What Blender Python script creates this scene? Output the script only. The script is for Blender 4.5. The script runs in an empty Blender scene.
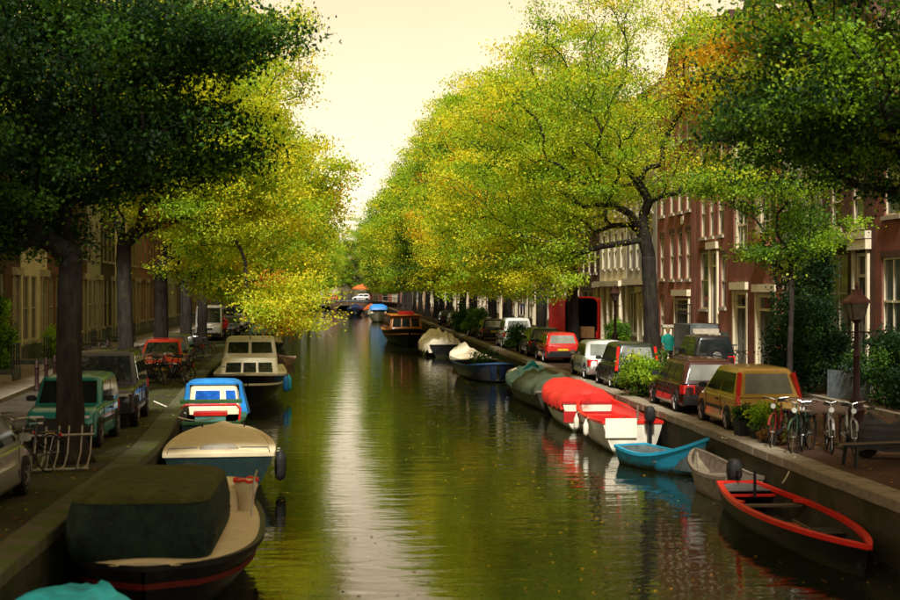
import bpy, bmesh, math, random
import numpy as np
from mathutils import Vector, Matrix

random.seed(7)
PI = math.pi
S = bpy.context.scene
C = S.collection

# ------------------------------------------------------------------ camera
CAM_H, FOC = 3.3, 1400.0            # eye height over the quay, focal length in photo pixels (900 wide)
VPX, VPY = 347.0, 292.0
cam = bpy.data.cameras.new('camera')
camo = bpy.data.objects.new('camera', cam); C.objects.link(camo)
cam.sensor_width = 36.0; cam.lens = FOC / 900 * 36
cam.clip_start = 0.2; cam.clip_end = 3000
yaw = math.atan((450 - VPX) / FOC); pit = math.atan((300 - VPY) / FOC)
camo.location = (0, 0, CAM_H)
camo.rotation_euler = (PI / 2 - pit, 0, -yaw)
cam.dof.use_dof = True; cam.dof.focus_distance = 58; cam.dof.aperture_fstop = 1.6
S.camera = camo

# ------------------------------------------------------------------ sky, sun, exposure
SUN_EL, SUN_AZ = math.radians(50), math.radians(187)     # azimuth clockwise from +Y (down the canal)
w = bpy.data.worlds.new('World'); S.world = w; w.use_nodes = True
nt = w.node_tree; nt.nodes.clear()
sky = nt.nodes.new('ShaderNodeTexSky'); sky.sky_type = 'NISHITA'; sky.sun_disc = False
sky.sun_elevation = SUN_EL; sky.sun_rotation = SUN_AZ; sky.dust_density = 4; sky.air_density = 1.5
mx = nt.nodes.new('ShaderNodeMix'); mx.data_type = 'RGBA'; mx.inputs['Factor'].default_value = 0.93
tc = nt.nodes.new('ShaderNodeTexCoord'); sp = nt.nodes.new('ShaderNodeSeparateXYZ')
cr = nt.nodes.new('ShaderNodeValToRGB')                   # the overcast veil: whiter low down, warmer higher up
cr.color_ramp.elements[0].position = 0.0; cr.color_ramp.elements[0].color = (1.0, .865, .635, 1)
cr.color_ramp.elements[1].position = 0.34; cr.color_ramp.elements[1].color = (.56, .385, .185, 1)
ns = nt.nodes.new('ShaderNodeTexNoise'); ns.inputs['Scale'].default_value = 3.0; ns.inputs['Detail'].default_value = 4
nm = nt.nodes.new('ShaderNodeMapRange'); nm.inputs['To Min'].default_value = .80; nm.inputs['To Max'].default_value = 1.12
vm = nt.nodes.new('ShaderNodeVectorMath'); vm.operation = 'SCALE'
vs = nt.nodes.new('ShaderNodeVectorMath'); vs.operation = 'SCALE'; vs.inputs['Scale'].default_value = 12.2
bg = nt.nodes.new('ShaderNodeBackground'); bg.inputs['Strength'].default_value = 0.09
wo = nt.nodes.new('ShaderNodeOutputWorld')
L_ = nt.links.new
L_(tc.outputs['Generated'], sp.inputs[0]); L_(sp.outputs['Z'], cr.inputs[0])
L_(tc.outputs['Generated'], ns.inputs['Vector']); L_(ns.outputs['Fac'], nm.inputs['Value'])
L_(cr.outputs[0], vm.inputs[0]); L_(nm.outputs[0], vm.inputs['Scale']); L_(vm.outputs[0], vs.inputs[0])
L_(sky.outputs[0], mx.inputs['A']); L_(vs.outputs[0], mx.inputs['B'])
L_(mx.outputs['Result'], bg.inputs[0]); L_(bg.outputs[0], wo.inputs[0])
sl = bpy.data.lights.new('sun', 'SUN'); sl.energy = 4.5; sl.angle = math.radians(6); sl.color = (1, .96, .87)
so = bpy.data.objects.new('sun', sl); C.objects.link(so)
sd = Vector((math.sin(SUN_AZ) * math.cos(SUN_EL), math.cos(SUN_AZ) * math.cos(SUN_EL), math.sin(SUN_EL)))
so.rotation_euler = sd.to_track_quat('Z', 'Y').to_euler(); so.location = (0, -20, 60)
S.view_settings.view_transform = 'Standard'; S.view_settings.look = 'None'
S.view_settings.exposure = 0.66; S.view_settings.gamma = 1.0; S.view_settings.use_curve_mapping = False
S.render.engine = 'CYCLES'
S.cycles.max_bounces = 6; S.cycles.transparent_max_bounces = 6; S.cycles.diffuse_bounces = 3
S.cycles.glossy_bounces = 3; S.cycles.transmission_bounces = 4

# ------------------------------------------------------------------ materials
MATS = {}
def mat(name, col, rough=.6, metal=0., var=.18, scale=6., bump=0., col2=None, coat=0., spec=None, dirt=None, stretch=None, bscale=None, slime=None):
    if name in MATS: return MATS[name]
    if spec is None: spec = .15 if rough >= .5 else .3
    m = bpy.data.materials.new(name); m.use_nodes = True
    n = m.node_tree; b = n.nodes['Principled BSDF']
    b.inputs['Roughness'].default_value = rough; b.inputs['Metallic'].default_value = metal
    b.inputs['Specular IOR Level'].default_value = spec
    if coat: b.inputs['Coat Weight'].default_value = coat; b.inputs['Coat Roughness'].default_value = .08
    t = n.nodes.new('ShaderNodeTexCoord'); src = t.outputs['Object']
    if stretch:
        mp = n.nodes.new('ShaderNodeMapping'); mp.inputs['Scale'].default_value = stretch
        n.links.new(src, mp.inputs[0]); src = mp.outputs[0]
    no = n.nodes.new('ShaderNodeTexNoise'); no.inputs['Scale'].default_value = scale; no.inputs['Detail'].default_value = 6
    no.inputs['Roughness'].default_value = .65
    n.links.new(src, no.inputs['Vector'])
    r = n.nodes.new('ShaderNodeValToRGB')
    c2 = col2 or tuple(min(1, c * (1 + var)) for c in col); c1 = tuple(c * (1 - var) for c in col) if not col2 else col
    r.color_ramp.elements[0].position = .35; r.color_ramp.elements[0].color = (*c1, 1)
    r.color_ramp.elements[1].position = .65; r.color_ramp.elements[1].color = (*c2, 1)
    n.links.new(no.outputs['Fac'], r.inputs[0]); out = r.outputs[0]
    if dirt:
        no2 = n.nodes.new('ShaderNodeTexNoise'); no2.inputs['Scale'].default_value = dirt[1]; no2.inputs['Detail'].default_value = 8
        n.links.new(t.outputs['Object'], no2.inputs['Vector'])
        mr = n.nodes.new('ShaderNodeMapRange'); mr.inputs['From Min'].default_value = dirt[2]; mr.inputs['From Max'].default_value = dirt[2] + .15
        n.links.new(no2.outputs['Fac'], mr.inputs['Value'])
        m2 = n.nodes.new('ShaderNodeMix'); m2.data_type = 'RGBA'
        n.links.new(mr.outputs[0], m2.inputs['Factor']); n.links.new(out, m2.inputs['A']); m2.inputs['B'].default_value = (*dirt[0], 1)
        out = m2.outputs['Result']
    if slime:       # algae and scum up to a wavering line above the water
        sz = n.nodes.new('ShaderNodeSeparateXYZ'); n.links.new(t.outputs['Object'], sz.inputs[0])
        n4 = n.nodes.new('ShaderNodeTexNoise'); n4.inputs['Scale'].default_value = 3.5; n4.inputs['Detail'].default_value = 7
        n.links.new(t.outputs['Object'], n4.inputs['Vector'])
        ma = n.nodes.new('ShaderNodeMath'); ma.operation = 'MULTIPLY_ADD'; ma.inputs[1].default_value = -.34
        n.links.new(n4.outputs['Fac'], ma.inputs[0]); n.links.new(sz.outputs['Z'], ma.inputs[2])
        m5 = n.nodes.new('ShaderNodeMapRange'); m5.inputs['From Min'].default_value = -.12; m5.inputs['From Max'].default_value = .03
        m5.inputs['To Min'].default_value = 1; m5.inputs['To Max'].default_value = 0
        n.links.new(ma.outputs[0], m5.inputs['Value'])
        m6 = n.nodes.new('ShaderNodeMix'); m6.data_type = 'RGBA'; m6.inputs['B'].default_value = (*slime, 1)
        n.links.new(m5.outputs[0], m6.inputs['Factor']); n.links.new(out, m6.inputs['A']); out = m6.outputs['Result']
    n.links.new(out, b.inputs['Base Color'])
    if bump:
        bu = n.nodes.new('ShaderNodeBump'); bu.inputs['Strength'].default_value = 1; bu.inputs['Distance'].default_value = bump
        hsrc = no.outputs['Fac']
        if bscale:
            n3 = n.nodes.new('ShaderNodeTexNoise'); n3.inputs['Scale'].default_value = bscale; n3.inputs['Detail'].default_value = 3
            n.links.new(t.outputs['Object'], n3.inputs['Vector']); hsrc = n3.outputs['Fac']
        n.links.new(hsrc, bu.inputs['Height']); n.links.new(bu.outputs[0], b.inputs['Normal'])
    MATS[name] = m; return m

def brick_mat(name, c1, c2, mortar, scale=1.0, rough=.85, floor=False, moss=None):
    if name in MATS: return MATS[name]
    m = bpy.data.materials.new(name); m.use_nodes = True
    n = m.node_tree; b = n.nodes['Principled BSDF']; b.inputs['Roughness'].default_value = rough; b.inputs['Specular IOR Level'].default_value = .15
    t = n.nodes.new('ShaderNodeTexCoord'); sx = n.nodes.new('ShaderNodeSeparateXYZ'); cb = n.nodes.new('ShaderNodeCombineXYZ')
    n.links.new(t.outputs['Object'], sx.inputs[0])
    if floor:
        n.links.new(sx.outputs['X'], cb.inputs['X']); n.links.new(sx.outputs['Y'], cb.inputs['Y'])
    else:
        ad = n.nodes.new('ShaderNodeMath'); n.links.new(sx.outputs['X'], ad.inputs[0]); n.links.new(sx.outputs['Y'], ad.inputs[1])
        n.links.new(ad.outputs[0], cb.inputs['X']); n.links.new(sx.outputs['Z'], cb.inputs['Y'])
    br = n.nodes.new('ShaderNodeTexBrick'); br.inputs['Scale'].default_value = scale
    br.inputs['Brick Width'].default_value = .21; br.inputs['Row Height'].default_value = .065 if not floor else .1
    br.inputs['Mortar Size'].default_value = .008
    br.inputs['Color1'].default_value = (*c1, 1); br.inputs['Color2'].default_value = (*c2, 1); br.inputs['Mortar'].default_value = (*mortar, 1)
    n.links.new(cb.outputs[0], br.inputs['Vector'])
    no = n.nodes.new('ShaderNodeTexNoise'); no.inputs['Scale'].default_value = .9; no.inputs['Detail'].default_value = 7
    n.links.new(t.outputs['Object'], no.inputs['Vector'])
    mr = n.nodes.new('ShaderNodeMapRange'); mr.inputs['From Min'].default_value = .3; mr.inputs['From Max'].default_value = .7
    mr.inputs['To Min'].default_value = .62; mr.inputs['To Max'].default_value = 1.15
    n.links.new(no.outputs['Fac'], mr.inputs['Value'])
    vm = n.nodes.new('ShaderNodeVectorMath'); vm.operation = 'SCALE'
    n.links.new(br.outputs['Color'], vm.inputs[0]); n.links.new(mr.outputs[0], vm.inputs['Scale']); out = vm.outputs[0]
    if moss:
        n2 = n.nodes.new('ShaderNodeTexNoise'); n2.inputs['Scale'].default_value = moss[1]; n2.inputs['Detail'].default_value = 9
        n2.inputs['Roughness'].default_value = .7
        n.links.new(t.outputs['Object'], n2.inputs['Vector'])
        m3 = n.nodes.new('ShaderNodeMapRange'); m3.inputs['From Min'].default_value = moss[2]; m3.inputs['From Max'].default_value = moss[2] + .14
        n.links.new(n2.outputs['Fac'], m3.inputs['Value'])
        mm = n.nodes.new('ShaderNodeMix'); mm.data_type = 'RGBA'; mm.inputs['B'].default_value = (*moss[0], 1)
        n.links.new(m3.outputs[0], mm.inputs['Factor']); n.links.new(out, mm.inputs['A']); out = mm.outputs['Result']
    n.links.new(out, b.inputs['Base Color'])
    bu = n.nodes.new('ShaderNodeBump'); bu.inputs['Distance'].default_value = .01; bu.inputs['Strength'].default_value = .8
    n.links.new(br.outputs['Fac'], bu.inputs['Height']); bu.invert = True
    n.links.new(bu.outputs[0], b.inputs['Normal'])
    MATS[name] = m; return m

def leaf_mat():
    m = bpy.data.materials.new('leaves'); m.use_nodes = True; n = m.node_tree; n.nodes.clear()
    a = n.nodes.new('ShaderNodeAttribute'); a.attribute_name = 'tint'
    d = n.nodes.new('ShaderNodeBsdfDiffuse'); t = n.nodes.new('ShaderNodeBsdfTranslucent'); g = n.nodes.new('ShaderNodeBsdfGlossy')
    g.inputs['Roughness'].default_value = .6
    hs = n.nodes.new('ShaderNodeHueSaturation'); hs.inputs['Value'].default_value = 1.25; hs.inputs['Saturation'].default_value = 1.05
    m1 = n.nodes.new('ShaderNodeMixShader'); m1.inputs[0].default_value = .55
    m2 = n.nodes.new('ShaderNodeMixShader'); m2.inputs[0].default_value = .01
    o = n.nodes.new('ShaderNodeOutputMaterial'); k = n.links.new
    k(a.outputs['Color'], d.inputs[0]); k(a.outputs['Color'], hs.inputs['Color']); k(hs.outputs[0], t.inputs[0])
    k(d.outputs[0], m1.inputs[1]); k(t.outputs[0], m1.inputs[2]); k(m1.outputs[0], m2.inputs[1]); k(g.outputs[0], m2.inputs[2])
    k(m2.outputs[0], o.inputs[0]); return m
LEAF = leaf_mat()

def water_mat():
    m = bpy.data.materials.new('canal_water'); m.use_nodes = True; n = m.node_tree; b = n.nodes['Principled BSDF']
    b.inputs['Base Color'].default_value = (.007, .009, .003, 1); b.inputs['Roughness'].default_value = .02
    b.inputs['IOR'].default_value = 1.72; b.inputs['Specular IOR Level'].default_value = .5
    t = n.nodes.new('ShaderNodeTexCoord'); k = n.links.new; prev = None
    for sc, dist, det, st in ((.55, .011, 2, (.55, 1, 1)), (2.4, .0125, 3, (.38, 1, 1)), (9, .0012, 2, (.7, 1, 1))):
        mp = n.nodes.new('ShaderNodeMapping'); mp.inputs['Scale'].default_value = st; k(t.outputs['Object'], mp.inputs[0])
        no = n.nodes.new('ShaderNodeTexNoise'); no.inputs['Scale'].default_value = sc; no.inputs['Detail'].default_value = det
        no.inputs['Distortion'].default_value = .4
        k(mp.outputs[0], no.inputs['Vector'])
        bu = n.nodes.new('ShaderNodeBump'); bu.inputs['Distance'].default_value = dist; k(no.outputs['Fac'], bu.inputs['Height'])
        if prev: k(prev.outputs[0], bu.inputs['Normal'])
        prev = bu
    k(prev.outputs[0], b.inputs['Normal']); return m

# ------------------------------------------------------------------ mesh helpers
class MB:
    def __init__(s): s.v = []; s.f = []
    def add(s, vs, fs):
        o = len(s.v); s.v += [tuple(p) for p in vs]; s.f += [tuple(i + o for i in f) for f in fs]; return s
    def box(s, c, d, rz=0., rx=0.):
        hx, hy, hz = d[0] / 2, d[1] / 2, d[2] / 2
        M = Matrix.Translation(c) @ Matrix.Rotation(rz, 4, 'Z') @ Matrix.Rotation(rx, 4, 'X')
        vs = [M @ Vector((x * hx, y * hy, z * hz)) for x in (-1, 1) for y in (-1, 1) for z in (-1, 1)]
        return s.add(vs, [(0, 1, 3, 2), (4, 6, 7, 5), (0, 4, 5, 1), (2, 3, 7, 6), (0, 2, 6, 4), (1, 5, 7, 3)])
    def b6(s, x0, x1, y0, y1, z0, z1): return s.box(((x0 + x1) / 2, (y0 + y1) / 2, (z0 + z1) / 2), (abs(x1 - x0), abs(y1 - y0), abs(z1 - z0)))
    def loft(s, rings, cap0=True, cap1=True, closed=True):
        n = len(rings[0]); vs = [p for r in rings for p in r]; fs = []
        for i in range(len(rings) - 1):
            for j in range(n if closed else n - 1):
                k = (j + 1) % n
                fs.append((i * n + j, i * n + k, (i + 1) * n + k, (i + 1) * n + j))
        if cap0: fs.append(tuple(range(n - 1, -1, -1)))
        if cap1: fs.append(tuple((len(rings) - 1) * n + j for j in range(n)))
        return s.add(vs, fs)
    def tube(s, pts, r, n=6, caps=True):
        pts = [Vector(p) for p in pts]; rings = []
        rr_ = r if isinstance(r, (list, tuple)) else [r] * len(pts)
        for i, p in enumerate(pts):
            d = (pts[min(i + 1, len(pts) - 1)] - pts[max(i - 1, 0)]).normalized()
            a = Vector((0, 0, 1)) if abs(d.z) < .9 else Vector((1, 0, 0))
            u = d.cross(a).normalized(); v_ = d.cross(u)
            rings.append([p + (u * math.cos(2 * PI * k / n) + v_ * math.sin(2 * PI * k / n)) * rr_[i] for k in range(n)])
        return s.loft(rings, caps, caps)
    def lathe(s, prof, c=(0, 0, 0), n=12, axis='Z'):
        rings = []
        for r, h in prof:
            ring = []
            for k in range(n):
                a = 2 * PI * k / n; x, y = r * math.cos(a), r * math.sin(a)
                p = (x, y, h) if axis == 'Z' else ((h, x, y) if axis == 'X' else (x, h, y))
                ring.append((p[0] + c[0], p[1] + c[1], p[2] + c[2]))
            rings.append(ring)
        return s.loft(rings)
    def bar(s, p0, p1, w, d): # rectangular bar
        p0, p1 = Vector(p0), Vector(p1); q = (p1 - p0).normalized()
        a = Vector((0, 1, 0)) if abs(q.y) < .9 else Vector((1, 0, 0))
        u = q.cross(a).normalized() * w / 2; v_ = q.cross(u).normalized() * d / 2
        return s.loft([[p + u + v_, p - u + v_, p - u - v_, p + u - v_] for p in (p0, p1)])
    def pane(s, q, iu=(.05, .95), iv=(.05, .95), off=.01, th=.012):
        a, b, c, d = [Vector(p) for p in q]     # (u0v0),(u1v0),(u1v1),(u0v1), normal by right hand
        def P(u, v_): return (a * (1 - u) + b * u) * (1 - v_) + (d * (1 - u) + c * u) * v_
        n = (b - a).cross(d - a).normalized()
        o = [P(iu[0], iv[0]), P(iu[1], iv[0]), P(iu[1], iv[1]), P(iu[0], iv[1])]
        return s.loft([[p + n * (off - th) for p in o], [p + n * off for p in o]])
    def mesh(s, name):
        me = bpy.data.meshes.new(name); me.from_pydata(s.v, [], s.f)
        bm = bmesh.new(); bm.from_mesh(me); bmesh.ops.remove_doubles(bm, verts=bm.verts, dist=1e-5)
        bmesh.ops.recalc_face_normals(bm, faces=bm.faces); bm.to_mesh(me); bm.free(); return me
    def build(s, name, m, parent=None, smooth=False, ang=40):
        me = s.mesh(name); return put(name, me, m, parent, smooth, ang)

def put(name, me, m, parent=None, smooth=False, ang=40):
    if not me.materials: me.materials.append(m)
    if smooth:
        me.polygons.foreach_set('use_smooth', [True] * len(me.polygons))
        me.set_sharp_from_angle(angle=math.radians(ang))
    o = bpy.data.objects.new(name, me); C.objects.link(o)
    if parent: o.parent = parent
    return o
def tag(o, label=None, cat=None, group=None, kind=None):
    if label: o['label'] = label
    if cat: o['category'] = cat
    if group: o['group'] = group
    if kind: o['kind'] = kind
    return o
def thing(name, label, cat, loc=(0, 0, 0), rz=0., group=None, sc=1.):
    o = bpy.data.objects.new(name, None); C.objects.link(o); o.empty_display_size = .2
    o.location = loc; o.rotation_euler = (0, 0, rz); o.scale = (sc, sc, sc)
    return tag(o, label, cat, group)
def dup(root, loc, rz=0., label=None, sc=None, group=None):
    r = root.copy(); C.objects.link(r); r.location = loc; r.rotation_euler = (0, 0, rz)
    if sc: r.scale = (sc, sc, sc)
    if label: r['label'] = label
    if group: r['group'] = group
    for ch in list(root.children):
        c = ch.copy(); C.objects.link(c); c.parent = r
        for g in list(ch.children):
            d = g.copy(); C.objects.link(d); d.parent = c
    return r
def rr(hw, hl, r, cx=0, cy=0, k=4):
    p = []
    for sx, sy, a0 in ((1, 1, 0), (-1, 1, 90), (-1, -1, 180), (1, -1, 270)):
        for i in range(k + 1):
            a = math.radians(a0 + 90 * i / k)
            p.append((cx + sx * (hw - r) + r * math.cos(a), cy + sy * (hl - r) + r * math.sin(a)))
    return p
def lerp(a, b, t): return a + (b - a) * t
def pl(xs, ys, x): return float(np.interp(x, xs, ys))
# photo pixel (900 x 600) to a point on a level plane
_f = Vector((math.sin(yaw) * math.cos(pit), math.cos(yaw) * math.cos(pit), -math.sin(pit)))
_r = Vector((math.cos(yaw), -math.sin(yaw), 0)); _u = _r.cross(_f)
def gnd(px, py, z=0.):
    d = _f + _r * ((px - 450) / FOC) - _u * ((py - 300) / FOC)
    return Vector((0, 0, CAM_H)) + d * ((z - CAM_H) / d.z)

QR = 8.57                                             # edge of the quay with the brick houses
LY = [-60, 30, 57, 89, 140, 300, 340]; LX = [-4.05, -4.05, -5.6, -6.9, -8.0, -8.5, -8.5]
def ql(y): return pl(LY, LX, y)                       # edge of the mossy quay
WZ = -1.05                                            # water level
FR = 17.0                                             # front line of the brick houses
def fl(y): return ql(y) - 8.0                         # front line of the houses on the mossy quay
# ------------------------------------------------------------------ the setting: water, streets, quay walls
M_brickstreet = brick_mat('brick_paving', (.085, .042, .028), (.062, .034, .024), (.035, .028, .02), floor=True, moss=((.035, .033, .016), .7, .55))
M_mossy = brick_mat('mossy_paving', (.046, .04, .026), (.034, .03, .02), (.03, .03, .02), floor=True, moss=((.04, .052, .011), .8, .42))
M_asphalt = brick_mat('worn_paving', (.06, .048, .035), (.046, .038, .028), (.05, .045, .035), floor=True, moss=((.055, .05, .035), .5, .55))
M_slab = mat('pavement_slab', (.17, .14, .11), .85, var=.25, scale=1.6, bump=.003)
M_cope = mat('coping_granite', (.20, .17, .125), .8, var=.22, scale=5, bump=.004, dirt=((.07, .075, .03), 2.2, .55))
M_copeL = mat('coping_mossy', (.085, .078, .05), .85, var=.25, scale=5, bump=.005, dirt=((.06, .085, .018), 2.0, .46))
M_qwall = brick_mat('quay_brick', (.075, .055, .035), (.055, .045, .03), (.04, .04, .03), moss=((.025, .035, .012), 1.1, .45))
M_bed = mat('canal_bed_mud', (.03, .025, .015), .9)

def strip(name, fx0, fx1, ys, z, m):
    b = MB()
    for i in range(len(ys) - 1):
        y0, y1 = ys[i], ys[i + 1]
        b.add([(fx0(y0), y0, z), (fx1(y0), y0, z), (fx1(y1), y1, z), (fx0(y1), y1, z)], [(0, 1, 2, 3)])
    return tag(b.build(name, m), kind='structure')
YS = [-60, -20, 10, 20, 30, 40, 48, 57, 72, 89, 115, 140, 200, 300, 338]
tag(MB().add([(-1500, -400, -2.3), (1500, -400, -2.3), (1500, 2500, -2.3), (-1500, 2500, -2.3)], [(0, 1, 2, 3)]).build('ground', M_bed), kind='structure')
tag(MB().add([(-14, -60, WZ), (10, -60, WZ), (10, 338, WZ), (-14, 338, WZ)], [(0, 1, 2, 3)]).build('water', water_mat()), kind='structure')
strip('street', lambda y: ql(y) - .45, lambda y: -1200, YS, 0, M_asphalt)
strip('street', lambda y: QR + .45, lambda y: 1200, YS, 0, M_brickstreet)
strip('street', lambda y: -1200, lambda y: 1200, [338, 2400], 0, M_asphalt)
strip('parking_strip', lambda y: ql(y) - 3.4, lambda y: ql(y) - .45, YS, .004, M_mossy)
def raised(name, fx0, fx1, ys, z, m):
    b = MB(); rings = [[(fx0(y), y, -.1), (fx1(y), y, -.1), (fx1(y), y, z), (fx0(y), y, z)] for y in ys]
    return tag(b.loft(rings).build(name, m), kind='structure')
raised('pavement', lambda y: 14.5, lambda y: 17.6, YS[1:], .1, brick_mat('pavement_brick', (.16, .09, .06), (.12, .07, .05), (.06, .045, .035), floor=True, moss=((.06, .05, .03), .9, .58)))
raised('pavement', lambda y: fl(y) - .6, lambda y: fl(y) + 2.3, YS[1:], .1, M_slab)
raised('kerb', lambda y: 14.3, lambda y: 14.497, YS[1:], .12, M_cope)
raised('kerb', lambda y: fl(y) + 2.303, lambda y: fl(y) + 2.5, YS[1:], .12, M_cope)

def quay(label, fx, side, m, ystop):
    t = thing('quay_wall', label, 'quay wall', (fx(0), 0, 0))
    x0 = fx(0)
    b = MB(); ys = YS
    b.loft([[(fx(y) - x0, y, -2.3), (fx(y) - x0, y, -.16), (fx(y) + side * .5 - x0, y, -.16), (fx(y) + side * .5 - x0, y, -2.3)] for y in ys])
    b.build('wall_face', M_qwall, t)
    st = MB().box((0, 0, 0), (.5, .985, .2)).mesh('coping_stone')
    bm = bmesh.new(); bm.from_mesh(st); bmesh.ops.bevel(bm, geom=list(bm.edges), offset=.018, segments=1, affect='EDGES'); bm.to_mesh(st); bm.free()
    y = 6.5; rnd = random.Random(3)
    while y < ystop:
        o = put('coping_stone', st, m, t)
        o.location = (fx(y) + side * .225 - x0 + rnd.uniform(-.008, .008), y, -.06 + rnd.uniform(-.008, .01))
        o.rotation_euler = (0, 0, math.atan2(-(fx(y + .5) - fx(y - .5)), 1)); y += 1.0
    b = MB()
    while y < 336:
        b.box((fx(y) + side * .225 - x0, y, -.06), (.5, .98, .2)); y += 1.0
    tag(b.build('coping_run', m, t), kind='stuff')
    return t
quay('brick canal wall with pale granite coping below the brick house row', lambda y: QR, 1, M_cope, 120)
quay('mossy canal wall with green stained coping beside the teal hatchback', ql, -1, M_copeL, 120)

# ------------------------------------------------------------------ houses
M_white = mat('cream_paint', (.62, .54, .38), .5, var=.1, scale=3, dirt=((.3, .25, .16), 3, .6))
M_shadetrim = mat('shaded_cream_paint', (.36, .31, .22), .6, var=.15, scale=3, dirt=((.18, .15, .1), 3, .56))  # darker copy of the cream trim, shade of the mossy side put into its colour
M_cornice = mat('cornice_paint', (.55, .48, .35), .6, var=.12, scale=4)
M_glass = mat('window_glass', (.03, .035, .035), .04, var=.4, scale=.8, spec=.8)
M_glass2 = mat('curtained_glass', (.22, .20, .15), .08, var=.5, scale=1.4, spec=.8, stretch=(8, 8, .4))
M_glass3 = mat('sky_glass', (.10, .12, .12), .05, var=.5, scale=.7, spec=1.)
M_sill = mat('stone_sill', (.34, .30, .23), .8, var=.15)
M_doorg = mat('door_dark_green', (.012, .02, .014), .35, var=.3)
M_doorb = mat('door_black', (.012, .011, .010), .35, var=.3)
M_doorr = mat('door_oxblood', (.07, .012, .01), .4, var=.2)
M_roof = brick_mat('roof_tiles', (.09, .04, .03), (.06, .03, .025), (.03, .02, .015))
M_iron = mat('black_iron', (.012, .012, .012), .45, var=.3)
M_stoop = mat('blue_stone', (.09, .10, .10), .7, var=.3, scale=4, dirt=((.04, .045, .035), 3, .55))
WALLS = dict(
    red=brick_mat('red_brick', (.26, .075, .05), (.19, .055, .04), (.17, .12, .09)),
    red2=brick_mat('rose_brick', (.38, .125, .095), (.29, .10, .078), (.2, .15, .11)),
    brown=brick_mat('brown_brick', (.12, .055, .035), (.09, .042, .03), (.09, .07, .05)),
    dark=brick_mat('dark_brick', (.07, .042, .03), (.05, .034, .026), (.06, .05, .04)),
    cream=mat('cream_render', (.58, .50, .36), .85, var=.12, scale=1.2, bump=.004, dirt=((.36, .3, .2), 1.1, .58)),
    grey=mat('grey_render', (.30, .28, .23), .85, var=.15, scale=1.2, bump=.004, dirt=((.19, .175, .14), 1.1, .56)),
    ochre=brick_mat('ochre_brick', (.26, .17, .09), (.2, .13, .075), (.2, .16, .1)))

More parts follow.
